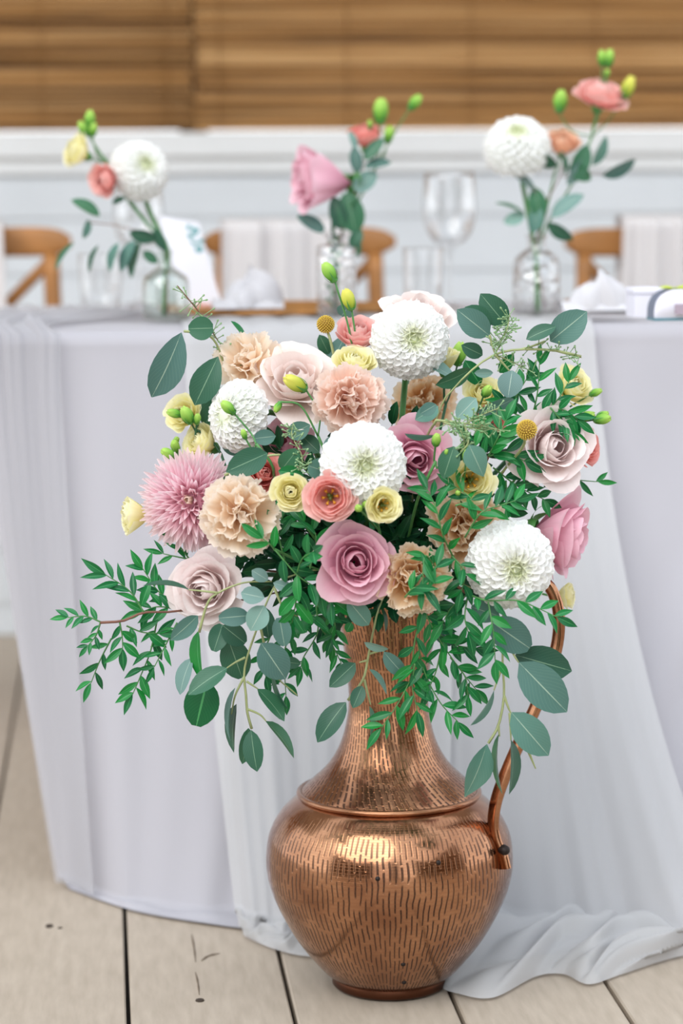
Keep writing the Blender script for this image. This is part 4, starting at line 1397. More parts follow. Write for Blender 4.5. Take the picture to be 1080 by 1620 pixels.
# bottle vases
YV = at_z(540, 508, TZ).y
PV = lambda px, py, dy=0.0: at_y(px, py, YV + dy)
SV = FPX / YV
def vase(px, rows, label, mat, n=48, square=0.0, name='bottle_vase', mouth=None):
    c = at_y(px, 508, YV); c.z = TZ + 0.0055
    zr = lambda y: max(0.0, at_y(px, y, YV).z - c.z)
    t = thing(name, label, 'vase', c, 'glass bottle vases with single stems')
    out = [(r / SV, zr(y)) for y, r in rows]
    inn = [(max(0.002, r - 0.0026), z + (0.006 if i == len(out) - 1 else 0)) for i, (r, z) in enumerate(out)]
    ring = [(0.0, inn[-1][1])] + [q for q in reversed(inn)] + out + [(0.0, 0.0)]
    def fn(u, v):
        r, z = ring[int(round(v * (len(ring) - 1)))]
        a = 2 * PI * u
        ca, sa = math.cos(a), math.sin(a)
        if square and z < zr(386):
            k = max(abs(ca), abs(sa)); q = lerp(1, 1 / k, square)
            r = r * q
        return (r * ca, r * sa, z)
    MB().grid(fn, n, len(ring) - 1, closed=True).build('bottle', mat, t)
    # water
    lo = [(max(0.001, r - .0034), z) for r, z in out if z < zr(450)]
    wt = [(0.0, zr(450))] + [(lo[0][0], zr(450))] + lo[:-1] + [(max(.001, lo[-1][0] - .001), 0.0072), (0.0, 0.0072)]
    return t
va = vase(263, [(396, 13), (399, 12), (404, 11), (420, 11), (428, 20), (437, 33), (446, 37), (480, 38), (504, 37), (508, 34)], 'clear wide-shouldered jar vase holding yellow, pink and white blooms', MT['glass_green'])
vb = vase(532, [(369, 19), (373, 19), (375, 14), (386, 13.5), (388, 26), (392, 30), (440, 31), (502, 31), (508, 29)], 'square cut-glass bottle holding the big pink rose', MT['glass_cut'], 64, 0.85)
vc = vase(848, [(371, 17), (375, 17), (378, 14), (392, 14), (398, 22), (407, 33), (416, 37), (460, 38), (502, 37), (508, 33)], 'round-shouldered embossed bottle holding a white dahlia and pink lisianthus', MT['glass_cut'])
def in_vase(px, s=0):
    return [PV(px + s, 396, 0.0), PV(px - s * 0.8, 440, 0.004), PV(px - s * 2.0, 500, 0.006)]

# --- blooms of the jar vase
dahlia('white ball dahlia in the jar vase beside the menu card', PV(219, 271, 0.0), VIEW(0.35, 0.35, 0.85), M(41, YV - YJ), n=150,
       stem_pts=[PV(225, 290), PV(243, 350, 0.01)] + in_vase(263, 2), group='white dahlias in the bottle vases')
lisianthus('yellow lisianthus with a cluster of green buds leaning out of the jar vase',
           [(PV(124, 241, 0.0), VIEW(-0.75, 0.35, 0.4), M(28, YV - YJ), 'yellow', 0.8, False)],
           [(PV(142, 188), VIEW(0.1, 1, 0.1), M(26, YV - YJ), 'bud_green'), (PV(132, 203), VIEW(-.5, .8, .3), M(24, YV - YJ), 'bud_green'), (PV(147, 205), VIEW(.2, 1, .4), M(22, YV - YJ), 'bud_green')],
           PV(176, 262), 'lisianthus in the bottle vases', [PV(212, 325), PV(246, 370)] + in_vase(261, -1))
lisianthus('salmon pink lisianthus tucked under the white dahlia of the jar vase',
           [(PV(168, 285, -0.02), VIEW(-0.6, -0.1, 0.7), M(28, YV - YJ), 'pink', 0.85, False)], [],
           PV(200, 315), 'lisianthus in the bottle vases', [PV(230, 352)] + in_vase(265, 1))
b1 = thing('eucalyptus_branch', 'eucalyptus branch trailing dark leaves out of the jar vase', 'branch', PV(262, 420), 'eucalyptus in the bottle vases')
sprig(b1, [PV(264, 500), PV(262, 400), PV(235, 372, -.01), PV(190, 358, -.02), PV(140, 352, -.02)], 0.0015, 'stem_brown')
for bx, by, tx, ty, w, mt in ((158, 342, 113, 315, 22, 'euc_dark'), (140, 347, 132, 378, 15, 'euc'), (118, 384, 86, 427, 9, 'euc_dark'), (156, 388, 140, 432, 9, 'euc_dark'),
                              (188, 384, 172, 430, 16, 'euc'), (214, 380, 190, 430, 22, 'euc'), (222, 382, 206, 440, 18, 'euc_dark'), (204, 368, 250, 378, 26, 'euc_dark'),
                              (246, 360, 262, 398, 20, 'euc_dark'), (226, 398, 250, 416, 20, 'euc_dark'), (198, 312, 177, 322, 13, 'euc_dark')):
    euc_leaf(b1, bx, by, tx, ty, w, mt, -.02, 0.0, 'oval', PV)
# --- blooms of the square bottle
rose('large mauve pink rose tipped sideways out of the square bottle', PV(516, 286, -0.01), VIEW(-0.93, 0.12, 0.25), M(58, YV - YJ), 'pinkrose', 22, 36, 0.40,
     [PV(540, 300), PV(528, 345)] + in_vase(531, 0), 'roses in the bottle vases')
lisianthus('coral lisianthus with tall green buds above the pink rose of the square bottle',
           [(PV(577, 218, .01), VIEW(-0.1, 0.9, 0.35), M(28, YV - YJ), 'coral', 0.75, False)],
           [(PV(602, 176), VIEW(.05, 1, .1), M(38, YV - YJ), 'bud_green'), (PV(656, 162), VIEW(.6, .75, .1), M(27, YV - YJ), 'bud_green'), (PV(615, 213), VIEW(.15, 1, .2), M(26, YV - YJ), 'bud_green'), (PV(585, 197), VIEW(0, 1, .2), M(14, YV - YJ), 'bud_green')],
           PV(598, 258), 'lisianthus in the bottle vases', [PV(566, 320), PV(542, 365)] + in_vase(534, 0))
b2 = thing('eucalyptus_branch', 'eucalyptus branch of rounded blue leaves in the square bottle', 'branch', PV(534, 420), 'eucalyptus in the bottle vases')
sprig(b2, [PV(530, 500), PV(534, 400), PV(548, 340, -.01), PV(570, 285, -.015), PV(578, 240, -.01)], 0.0015, 'stem_brown')
for bx, by, tx, ty, w, mt in ((562, 238, 552, 206, 14, 'euc_pale'), (566, 272, 560, 233, 25, 'euc'), (577, 252, 606, 220, 24, 'euc_dark'), (576, 265, 619, 256, 18, 'euc'), (560, 300, 595, 273, 36, 'euc_pale'),
                              (562, 366, 548, 305, 52, 'euc_dark'), (540, 362, 528, 312, 34, 'euc_dark'), (512, 366, 471, 341, 26, 'euc'), (556, 392, 570, 362, 26, 'euc_dark'), (562, 408, 569, 380, 10, 'euc_dark')):
    euc_leaf(b2, bx, by, tx, ty, w, mt, -.015, 0.0, 'round' if w > 22 else 'oval', PV)
s2_ = thing('green_sprig', 'thin green sprig of tiny leaves standing inside the square bottle', 'sprig', PV(528, 495))
frond(s2_, [PV(526, 504, .006), PV(524, 460), PV(528, 415), PV(531, 385)], 12, M(17, .4), M(9, .4), 'gloss', 'stem', 0.9, 'oval')
# --- blooms of the round bottle
dahlia('flattened white dahlia in the round bottle, highest white bloom of all', PV(818, 236, 0.0), VIEW(-0.12, 0.72, 0.68), M(46, YV - YJ), n=160,
       stem_pts=[PV(822, 262), PV(832, 320, .01)] + in_vase(848, -2), group='white dahlias in the bottle vases')
lisianthus('tall pink lisianthus with lime buds, topmost bloom of the round bottle',
           [(PV(950, 150, 0.0), VIEW(0.15, 0.85, 0.35), M(42, YV - YJ), 'pink', 1.15, False)],
           [(PV(952, 92), VIEW(-.1, 1, .1), M(24, YV - YJ), 'bud_green'), (PV(963, 92), VIEW(.15, 1, .1), M(26, YV - YJ), 'bud_green'), (PV(960, 116), VIEW(.1, 1, .1), M(13, YV - YJ), 'bud_green'),
            (PV(993, 138), VIEW(.35, .9, .1), M(34, YV - YJ), 'bud_yellow'), (PV(886, 160), VIEW(.1, 1, .1), M(34, YV - YJ), 'bud_green')],
           PV(936, 216), 'lisianthus in the bottle vases', [PV(905, 290), PV(868, 350)] + in_vase(850, 2))
lisianthus('small peach lisianthus between the white dahlia and the leaves of the round bottle',
           [(PV(889, 230, .01), VIEW(0.0, 0.75, 0.6), M(28, YV - YJ), 'peachlis', 0.8, False)], [],
           PV(878, 270), 'lisianthus in the bottle vases', [PV(862, 340)] + in_vase(847, 0))
b3 = thing('eucalyptus_branch', 'eucalyptus branch of blue green leaves spreading from the round bottle', 'branch', PV(846, 420), 'eucalyptus in the bottle vases')
sprig(b3, [PV(862, 490), PV(848, 400), PV(856, 350, -.02), PV(862, 322, -.02), PV(885, 280, -.02), PV(892, 240, -.02)], 0.0016, 'stem_brown')
sprig(b3, [PV(860, 325, -.02), PV(845, 300, -.02), PV(815, 275, -.02)], 0.0011, 'stem_brown')
sprig(b3, [PV(890, 280, -.02), PV(925, 276, -.02), PV(955, 276, -.02)], 0.0008, 'stem_brown')
for bx, by, tx, ty, w, mt in ((882, 263, 838, 238, 26, 'euc_dark'), (894, 278, 887, 237, 11, 'euc_dark'), (896, 292, 925, 250, 24, 'euc_pale'), (936, 262, 960, 215, 20, 'euc'),
                              (952, 278, 1006, 254, 24, 'euc'), (905, 285, 930, 228, 36, 'euc_dark'), (900, 262, 935, 285, 30, 'euc_dark'), (847, 305, 812, 274, 14, 'euc_pale'),
                              (855, 345, 845, 295, 36, 'euc_dark'), (845, 368, 850, 322, 30, 'euc'), (872, 345, 923, 306, 30, 'euc_pale'), (830, 340, 796, 352, 26, 'euc_pale'), (830, 340, 783, 320, 5, 'euc_dark'),
                              (866, 352, 906, 380, 26, 'euc_dark'), (852, 342, 838, 366, 22, 'euc')):
    euc_leaf(b3, bx, by, tx, ty, w, mt, -.02, 0.0, 'oval', PV)

# ------------------------------------------------------------------ the bouquet
# dy is how far a bloom stands behind (+) or in front of (-) the jug's axis
dahlia('white ball dahlia standing tallest in the bouquet, between blush rose and seeded eucalyptus', P(648, 538, -0.06), VIEW(0.03, 0.12, 1), M(54, -.06), n=190,
       stem_pts=[P(648, 545, -.03), P(640, 610, -.02), P(634, 680, -.02), P(625, 800, 0), MOUTH + Vector((.02, 0, -.08))])
dahlia('white ball dahlia at the heart of the bouquet above the open pink lisianthus', P(574, 736, -0.21), VIEW(-0.02, 0.1, 1), M(59, -.2), n=190)
dahlia('white ball dahlia low beside the mauve rose, over the jug handle', P(806, 892, -0.18), VIEW(0.04, -0.05, 1), M(62, -.18), n=190)
dahlia('white dahlia seen from the side under the peach bloom, by the hanging eucalyptus', P(381, 658, -0.06), VIEW(-0.8, 0.12, 0.55), M(50, -.06), n=170, flat=0.72)
chrysanthemum('shaggy pink chrysanthemum with narrow petals beside the yellow outlying bloom', P(303, 792, -0.08), VIEW(-0.22, 0.12, 0.9), M(66, -.08), n=230)
rose('wide open mauve rose at the bottom centre, just above the jug neck', P(562, 890, -0.205), VIEW(-0.03, 0.12, 1), M(68, -.2), 'mauve', 22, 11, 0.98)
rose('deep mauve rose half hidden behind the central white dahlia', P(656, 724, -0.13), VIEW(0.05, -0.08, 1), M(60, -.13), 'mauve', 20, 12, 0.95)
rose('mauve rose turned sideways at the edge beside the low white dahlia', P(884, 844, -0.09), VIEW(0.88, -0.16, 0.40), M(72, -.09), 'pinkrose', 22, 13, 0.78)
rose('blush rose beside the craspedia ball and coral lisianthus', P(872, 708, -0.10), VIEW(0.22, 0.12, 0.95), M(66, -.1), 'blush', 26, 14, 0.85)
rose('pale blush rose low at the side over the drooping eucalyptus', P(327, 930, -0.12), VIEW(-0.38, 0.0, 0.9), M(63, -.12), 'blush', 26, 15, 0.88)
rose('cream blush rose facing up behind the pink peach carnation', P(468, 606, -0.06), VIEW(-0.18, 0.62, 0.7), M(72), 'cream', 18, 16, 0.95)
rose('pale blush rose peeping over the top of the tallest white dahlia', P(660, 503, 0.03), VIEW(0.08, 0.85, 0.45), M(70), 'cream', 18, 17, 1.0)
rose('dusky pink rose sunk deep among leaves under the side-facing dahlia', P(452, 706, -0.04), VIEW(-0.2, 0.4, 0.85), M(46), 'pinkrose', 18, 18, 0.95)
carnation('pale peach carnation above the side-facing dahlia, next to hanging eucalyptus', P(391, 572, -0.03), VIEW(-0.28, 0.5, 0.8), M(44), 'peach', 24, 21)
carnation('pink peach carnation in the upper middle above the central dahlia', P(553, 634, -0.12), VIEW(0.0, 0.12, 1), M(48, -.12), 'peachpink', 34, 22)
carnation('large peach carnation overlapping the shaggy pink chrysanthemum', P(380, 813, -0.17), VIEW(-0.08, 0.08, 1), M(52, -.17), 'peach', 30, 23)
carnation('amber carnation beside the bottom mauve rose, over the jug neck', P(654, 918, -0.20), VIEW(0.06, 0.0, 1), M(46, -.2), 'amber', 40, 24)
carnation('amber carnation behind green leaves above the low white dahlia', P(736, 834, -0.15), VIEW(0.02, 0.1, 1), M(50, -.15), 'amber', 34, 25)
carnation('peach carnation deep in shade under the tallest dahlia', P(672, 640, 0.03), VIEW(0.1, 0.2, 1), M(42), 'amber', 28, 26)

J = lambda px, py, dy: P(px, py, dy)
lisianthus('open pink lisianthus showing dark golden stamens at the centre of the bouquet', [(P(522, 786, -0.235), VIEW(-0.12, 0.1, 1), M(41, -.23), 'pink', 0.95, True)], [], J(535, 830, -.15))
lisianthus('small round yellow lisianthus between the peach carnation and pink lisianthus', [(P(459, 778, -0.20), VIEW(-0.1, 0.15, 1), M(30, -.2), 'yellow', 0.85, False)], [], J(475, 820, -.13))
lisianthus('yellow lisianthus with two green buds tucked under the central dahlia', [(P(605, 799, -0.245), VIEW(0.12, 0.02, 1), M(29, -.24), 'yellow', 0.85, True)],
           [(P(567, 804, -.25), VIEW(-.3, .3, 1), M(20, -.2), 'bud_green'), (P(578, 798, -.24), VIEW(.1, .4, 1), M(18, -.2), 'bud_green')], J(600, 840, -.16))
lisianthus('yellow lisianthus half covered by a eucalyptus leaf beside the deep mauve rose', [(P(744, 760, -0.18), VIEW(0.05, 0.05, 1), M(38, -.18), 'yellow', 0.92, True)],
           [(P(739, 721, -.205), VIEW(.1, .8, .5), M(25, -.2), 'bud_green'), (P(724, 780, -.2), VIEW(-.2, .3, .9), M(14, -.2), 'bud_green')], J(735, 810, -.13))
lisianthus('creamy yellow lisianthus facing up behind the pink peach carnation', [(P(560, 577, -0.07), VIEW(0.05, 0.8, 0.55), M(33), 'yellow', 0.75, False)], [], J(570, 640, -.03))
lisianthus('pink lisianthus with two lime buds on a tall stalk beside the tallest dahlia', [(P(566, 533, -0.03), VIEW(0.0, 0.8, 0.5), M(38), 'pink', 0.8, False)],
           [(P(521, 431, -.05), VIEW(-.5, .85, .1), M(32), 'bud_green'), (P(551, 474, -.05), VIEW(-.3, .9, .2), M(33), 'bud_yellow')], J(562, 590, -.04))
lisianthus('yellow green lisianthus bud and nodding bud in front of the cream rose', [],
           [(P(467, 607, -.10), VIEW(-.75, .45, .3), M(40, -.1), 'bud_yellow'), (P(439, 644, -.12), VIEW(-.5, -.85, .2), M(18, -.1), 'bud_green')], J(503, 690, -.11), 'lisianthus buds on bare stalks', name='lisianthus_bud_stalk')
lisianthus('long stalk with a green bud crossing in front of the side-facing dahlia', [],
           [(P(361, 645, -.11), VIEW(-.7, .7, .2), M(27, -.1), 'bud_green'), (P(386, 687, -.12), VIEW(-.3, .9, .2), M(16, -.1), 'bud_green')], J(405, 702, -.12), 'lisianthus buds on bare stalks',
           [P(430, 735, -.12), P(450, 790, -.10), MOUTH + Vector((-.02, 0, -.02)), MOUTH + Vector((-.01, 0, -.1))], name='lisianthus_bud_stalk')
lisianthus('green bud on a bent stalk over the deep mauve rose', [], [(P(690, 696, -.20), VIEW(.05, .8, .6), M(24, -.2), 'bud_green'), (P(705, 716, -.2), VIEW(.3, .9, .3), M(12, -.2), 'bud_green')], J(689, 730, -.19), 'lisianthus buds on bare stalks',
           [P(672, 765, -.18), P(655, 810, -.14), MOUTH + Vector((.01, 0, -.02)), MOUTH + Vector((.01, 0, -.1))], name='lisianthus_bud_stalk')
lisianthus('yellow lisianthus behind plump green buds, above the pink chrysanthemum', [(P(292, 656, -0.01), VIEW(-0.5, 0.35, 0.75), M(31), 'yellow', 0.85, False)],
           [(P(276, 654, -.04), VIEW(-.9, .25, .3), M(24), 'bud_green'), (P(296, 657, -.05), VIEW(-.4, .85, .4), M(30), 'bud_green'), (P(312, 663, -.05), VIEW(.1, .9, .4), M(18), 'bud_green')], J(310, 678, -.03), 'lisianthus stems',
           [P(345, 710, -.04), P(390, 790, -.05), MOUTH + Vector((-.03, 0, -.01)), MOUTH + Vector((-.01, 0, -.1))], 'stem_dark')
lisianthus('buttery lisianthus with small green buds close above the chrysanthemum', [(P(322, 702, -0.03), VIEW(-0.7, 0.35, 0.5), M(34), 'yellow', 0.7, False)],
           [(P(267, 718, -.05), VIEW(-.8, .45, .3), M(26), 'bud_green'), (P(277, 706, -.03), VIEW(-.2, .7, .6), M(24), 'bud_green'), (P(279, 696, -.02), VIEW(.2, .5, .8), M(15), 'bud_green')], J(300, 730, -.04))
lisianthus('pale yellow lisianthus standing out alone beside the chrysanthemum', [(P(216, 815, -0.05), VIEW(-0.97, 0.08, 0.15), M(31), 'yellow', 0.6, False)], [], J(262, 812, -.05), 'lisianthus stems',
           [P(340, 830, -.05), P(440, 870, -.04), MOUTH + Vector((-.03, 0, -.01)), MOUTH + Vector((-.01, 0, -.1))])
lisianthus('yellow lisianthus with a green bud at the upper edge above the blush rose', [(P(905, 613, -0.02), VIEW(0.4, 0.5, 0.7), M(35), 'yellow', 0.85, False)],
           [(P(942, 621, -.03), VIEW(.85, .4, .3), M(20), 'bud_green')], J(885, 660, -.03))
lisianthus('coral lisianthus with green buds beside the blush rose at the bouquet edge', [(P(920, 706, -0.06), VIEW(0.75, 0.15, 0.6), M(36), 'coral', 0.85, False)],
           [(P(928, 658, -.08), VIEW(.9, .3, .3), M(24), 'bud_green'), (P(952, 663, -.08), VIEW(.95, .1, .2), M(26), 'bud_green'), (P(953, 656, -.07), VIEW(.9, .3, .2), M(18), 'bud_green')], J(890, 676, -.07), stem='stem_dark')
lisianthus('yellow bud and green bud beside the stem of the tallest dahlia', [(P(704, 572, -0.03), VIEW(0.05, 0.95, 0.3), M(26), 'yellow', 0.55, False)], [(P(726, 560, -.02), VIEW(.15, .95, .1), M(36), 'bud_green')], J(705, 640, -.02), stem='stem_dark')
lisianthus('creamy lisianthus with a round green bud under the spreading eucalyptus', [(P(764, 624, -0.06), VIEW(-0.05, 0.5, 0.8), M(30), 'yellow', 0.85, False)], [(P(770, 619, -.11), VIEW(.3, .6, .7), M(24), 'bud_green')], J(755, 680, -.05))
lisianthus('yellow lisianthus peeping out low behind the jug handle', [(P(893, 943, -0.02), VIEW(0.85, 0.1, 0.35), M(23), 'yellow', 0.7, False)], [], J(862, 930, -.02), 'lisianthus stems',
           [P(800, 900, -.02), P(700, 900, -.01), MOUTH + Vector((.03, 0, -.01)), MOUTH + Vector((.01, 0, -.1))])
lisianthus('coral lisianthus showing between the peach carnation and grey leaf', [(P(416, 750, -0.11), VIEW(0.1, 0.3, 0.9), M(34), 'coral', 0.85, False)], [], J(440, 800, -.08))
lisianthus('coral lisianthus deep behind the craspedia ball', [(P(775, 664, -0.02), VIEW(0.0, 0.3, 0.9), M(28), 'coral', 0.85, False)], [], J(760, 720, -.03))
craspedia('craspedia ball on a bare stalk beside the tall lime buds', P(515, 513, -0.04), VIEW(-.25, .9, .3), M(14), [P(524, 545, -.04), P(535, 600, -.03), P(560, 750, 0), MOUTH + Vector((0, 0, -.03))])
craspedia('craspedia ball in front of the blush rose', P(833, 680, -0.19), VIEW(.2, .35, .9), M(16.5, -.18), [P(828, 705, -.15), P(800, 740, -.11), P(720, 840, -.05), MOUTH + Vector((.02, 0, -.03))])

# ------------------------------------------------------------------ eucalyptus branches
def mouth(dx=0.0, dy=0.0): return [MOUTH + Vector((dx, dy, 0.0)), MOUTH + Vector((dx * .6, dy * .6, -.09))]
def euc_branch(label, stems, leaves, dy=-0.1, name='eucalyptus_branch', group='eucalyptus branches of the bouquet', mat='stem_pale', at=None):
    root = thing(name, label, 'branch', at or MOUTH, group)
    for st in stems:
        r = 0.0016
        sprig(root, [P(*q) if isinstance(q, tuple) else q for q in st], r, mat)
    for lf in leaves:
        bx, by, tx, ty, w, mt = lf[:6]
        d = lf[6] if len(lf) > 6 else dy
        shape = lf[7] if len(lf) > 7 else 'oval'
        dt = lf[8] if len(lf) > 8 else random.uniform(-.012, .004)
        euc_leaf(root, bx, by, tx, ty, w, mt, d, dt, shape)
    return root
e1 = euc_branch('eucalyptus branch with two big leaves hanging out beside the pale peach carnation',
    [[(291, 524, -.04), (330, 530, -.03), (352, 570, -.02), (380, 690, -.02)] + mouth(-.03)],
    [(287, 526, 241, 629, 50, 'euc', -.05, 'obov'), (337, 519, 298, 520, 36, 'euc_dark', -.04, 'round'), (345, 564, 308, 641, 45, 'euc_dark', -.05, 'obov'), (355, 612, 322, 676, 40, 'euc_dark', -.02),
     (350, 700, 385, 718, 22, 'euc', -.03), (358, 556, 342, 600, 16, 'euc', -.01), (300, 690, 312, 712, 20, 'euc_dark', -.01), (365, 508, 390, 540, 7, 'gloss', -.01)])
seed_sprig(e1, [P(280, 452, -.03), P(318, 498, -.03), P(342, 535, -.02), P(374, 578, -.01)], 34, 0.014, stem='stem_brown')
e2 = euc_branch('seeded eucalyptus branch reaching over the top beside the tallest dahlia',
    [[(919, 564, -.10), (874, 554, -.10), (819, 553, -.10), (783, 561, -.10), (749, 583, -.10), (713, 620, -.09), (694, 652, -.08), (650, 800, -.05)] + mouth(.02), [(774, 530, -.10), (779, 548, -.10), (783, 561, -.10)], [(862, 540, -.10), (840, 548, -.1), (819, 553, -.10)],
     [(783, 561, -.1), (800, 580, -.1), (808, 590, -.1)]],
    [(774, 531, 723, 490, 40, 'euc', -.10), (776, 516, 735, 486, 34, 'euc_dark', -.085), (801, 515, 760, 465, 40, 'euc_dark', -.08), (832, 537, 879, 516, 22, 'euc_dark', -.11), (870, 540, 928, 493, 46, 'euc', -.10),
     (763, 562, 730, 546, 24, 'euc_dark', -.09), (810, 586, 803, 630, 38, 'euc_pale', -.11), (812, 631, 756, 654, 22, 'euc', -.12), (753, 630, 722, 662, 30, 'euc_pale', -.12), (693, 643, 657, 664, 26, 'euc', -.12),
     (750, 590, 780, 590, 14, 'euc_pale', -.09), (745, 584, 690, 610, 24, 'euc_dark', -.07), (720, 600, 665, 570, 16, 'euc_pale', -.06), (735, 570, 760, 610, 26, 'gloss', -.06), (790, 590, 812, 560, 20, 'gloss', -.05)])
seed_sprig(e2, [P(783, 561, -.1), P(792, 540, -.1), P(802, 520, -.1), P(806, 496, -.1)], 34, 0.016)
seed_sprig(e2, [P(819, 553, -.1), P(860, 552, -.1), P(895, 560, -.1), P(920, 566, -.1)], 16, 0.013)
seed_sprig(e2, [P(783, 561, -.1), P(815, 575, -.1), P(845, 590, -.1)], 16, 0.012)
e3 = euc_branch('seeded eucalyptus trailing over the deep mauve rose and yellow lisianthus',
    [[(690, 665, -.18), (720, 668, -.18), (750, 672, -.18), (790, 680, -.17)], [(690, 665, -.18), (672, 700, -.12), (650, 800, -.06)] + mouth(.01), [(735, 672, -.19), (740, 700, -.2), (728, 715, -.2)]],
    [(718, 706, 701, 757, 32, 'euc_dark', -.2), (742, 704, 765, 755, 34, 'euc', -.215, 'drop'), (640, 686, 690, 690, 8, 'euc', -.19), (690, 640, 664, 655, 20, 'euc', -.15)])
seed_sprig(e3, [P(700, 668, -.18), P(730, 675, -.19), P(760, 678, -.18), P(795, 680, -.18)], 30, 0.014)
seed_sprig(e3, [P(720, 670, -.19), P(732, 690, -.2), P(735, 715, -.2)], 20, 0.011)
seed_sprig(e3, [P(740, 668, -.18), P(765, 655, -.18), P(790, 645, -.18)], 12, 0.012)
e4 = euc_branch('eucalyptus sprays lying among the pink blooms above the large peach carnation',
    [[(355, 752, -.14), (420, 722, -.14), (460, 730, -.13), (500, 800, -.1)] + mouth(-.02)],
    [(423, 717, 358, 746, 40, 'euc_dark', -.15, 'oval'), (436, 690, 400, 694, 24, 'euc', -.10), (446, 742, 470, 712, 30, 'euc_dark', -.14, 'round'), (455, 690, 490, 672, 28, 'euc', -.09), (512, 745, 488, 737, 32, 'euc', -.17, 'round'),
     (440, 745, 480, 752, 22, 'gloss', -.16), (478, 690, 505, 716, 26, 'euc_dark', -.08), (525, 690, 515, 718, 16, 'euc_pale', -.12), (540, 500, 552, 484, 26, 'euc', -.01, 'round'), (520, 560, 505, 530, 22, 'euc_dark', 0),
     (520, 595, 545, 530, 26, 'euc', -.0), (345, 770, 372, 745, 22, 'gloss', -.08)])
seed_sprig(e4, [P(470, 760, -.15), P(478, 725, -.15), P(462, 690, -.14), P(464, 668, -.13)], 22, 0.011)
seed_sprig(e4, [P(505, 745, -.17), P(490, 735, -.17), P(470, 740, -.17)], 14, 0.011)
e5 = euc_branch('long eucalyptus spray drooping over the cloth below the low blush rose',
    [[(398, 1153, -.15), (391, 1127, -.15), (389, 1100, -.15), (386, 1070, -.15), (390, 1042, -.15), (405, 998, -.16), (425, 945, -.17), (450, 915, -.15), (520, 900, -.09)] + mouth(-.03, -.02),
     [(315, 1000, -.16), (328, 955, -.17), (345, 938, -.17), (385, 922, -.17), (430, 920, -.16)], [(386, 1071, -.15), (372, 1100, -.15), (366, 1130, -.15)], [(389, 1121, -.15), (410, 1130, -.15), (421, 1141, -.15)],
     [(390, 1078, -.15), (408, 1090, -.15)], [(388, 1040, -.15), (372, 1048, -.15), (357, 1058, -.15)], [(345, 938, -.17), (320, 935, -.17), (298, 933, -.17)], [(434, 931, -.17), (450, 965, -.17), (470, 975, -.16)], [(410, 985, -.16), (430, 1060, -.15), (470, 1100, -.15)]],
    [(397, 1155, 406, 1221, 30, 'euc_dark', -.16), (393, 1152, 384, 1209, 24, 'euc_dark', -.14), (374, 1114, 367, 1191, 15, 'euc_dark', -.15), (372, 1088, 361, 1172, 6, 'euc', -.16), (407, 1090, 451, 1140, 22, 'euc_dark', -.15),
     (420, 1141, 467, 1198, 14, 'euc_dark', -.15), (413, 1017, 452, 1075, 47, 'euc', -.18), (359, 1057, 297, 1098, 30, 'euc_dark', -.17), (327, 1080, 310, 1149, 52, 'gloss', -.15, 'round'), (303, 1041, 283, 1099, 22, 'euc_pale', -.13),
     (314, 998, 317, 1077, 16, 'gloss', -.14), (362, 1014, 383, 1073, 45, 'euc_dark', -.14, 'round'), (392, 974, 346, 978, 28, 'euc', -.18, 'round'), (418, 958, 396, 998, 34, 'euc_pale', -.19), (353, 990, 388, 1018, 32, 'euc_dark', -.16, 'round'),
     (442, 977, 450, 1022, 28, 'euc', -.18, 'round'), (381, 938, 418, 946, 26, 'euc_pale', -.19), (352, 988, 338, 1030, 30, 'euc_dark', -.15, 'round'), (398, 902, 424, 918, 20, 'euc_pale', -.18), (432, 922, 466, 932, 16, 'euc_pale', -.18),
     (446, 1047, 476, 1050, 18, 'euc_dark', -.14), (299, 933, 226, 924, 6, 'euc_dark', -.17), (313, 974, 270, 1013, 26, 'euc', -.15), (432, 1062, 454, 1124, 5, 'euc_dark', -.15), (425, 1010, 418, 960, 26, 'euc_dark', -.14), (470, 985, 485, 1000, 24, 'gloss', -.16),
     (450, 960, 472, 1010, 26, 'gloss', -.15)])
e6 = euc_branch('short eucalyptus spray hanging in front of the jug neck',
    [[(550, 1108, -.14), (574, 1075, -.14), (582, 1040, -.14), (590, 1000, -.15), (600, 960, -.14)] + mouth(.0, -.03), [(582, 1035, -.14), (600, 1030, -.14), (608, 1030, -.14)], [(580, 1045, -.14), (568, 1048, -.14)], [(576, 1075, -.14), (586, 1115, -.14)]],
    [(583, 989, 550, 949, 30, 'euc', -.19), (562, 1049, 521, 1087, 28, 'euc_dark', -.15), (547, 1111, 501, 1174, 34, 'euc_dark', -.15), (573, 1085, 558, 1120, 22, 'euc_dark', -.15), (576, 1016, 614, 1028, 11, 'euc_pale', -.16),
     (607, 1031, 642, 1071, 24, 'euc', -.16), (584, 1059, 613, 1098, 8, 'euc', -.15), (584, 1117, 587, 1164, 7, 'euc_dark', -.15), (556, 985, 548, 1000, 14, 'gloss', -.14)])
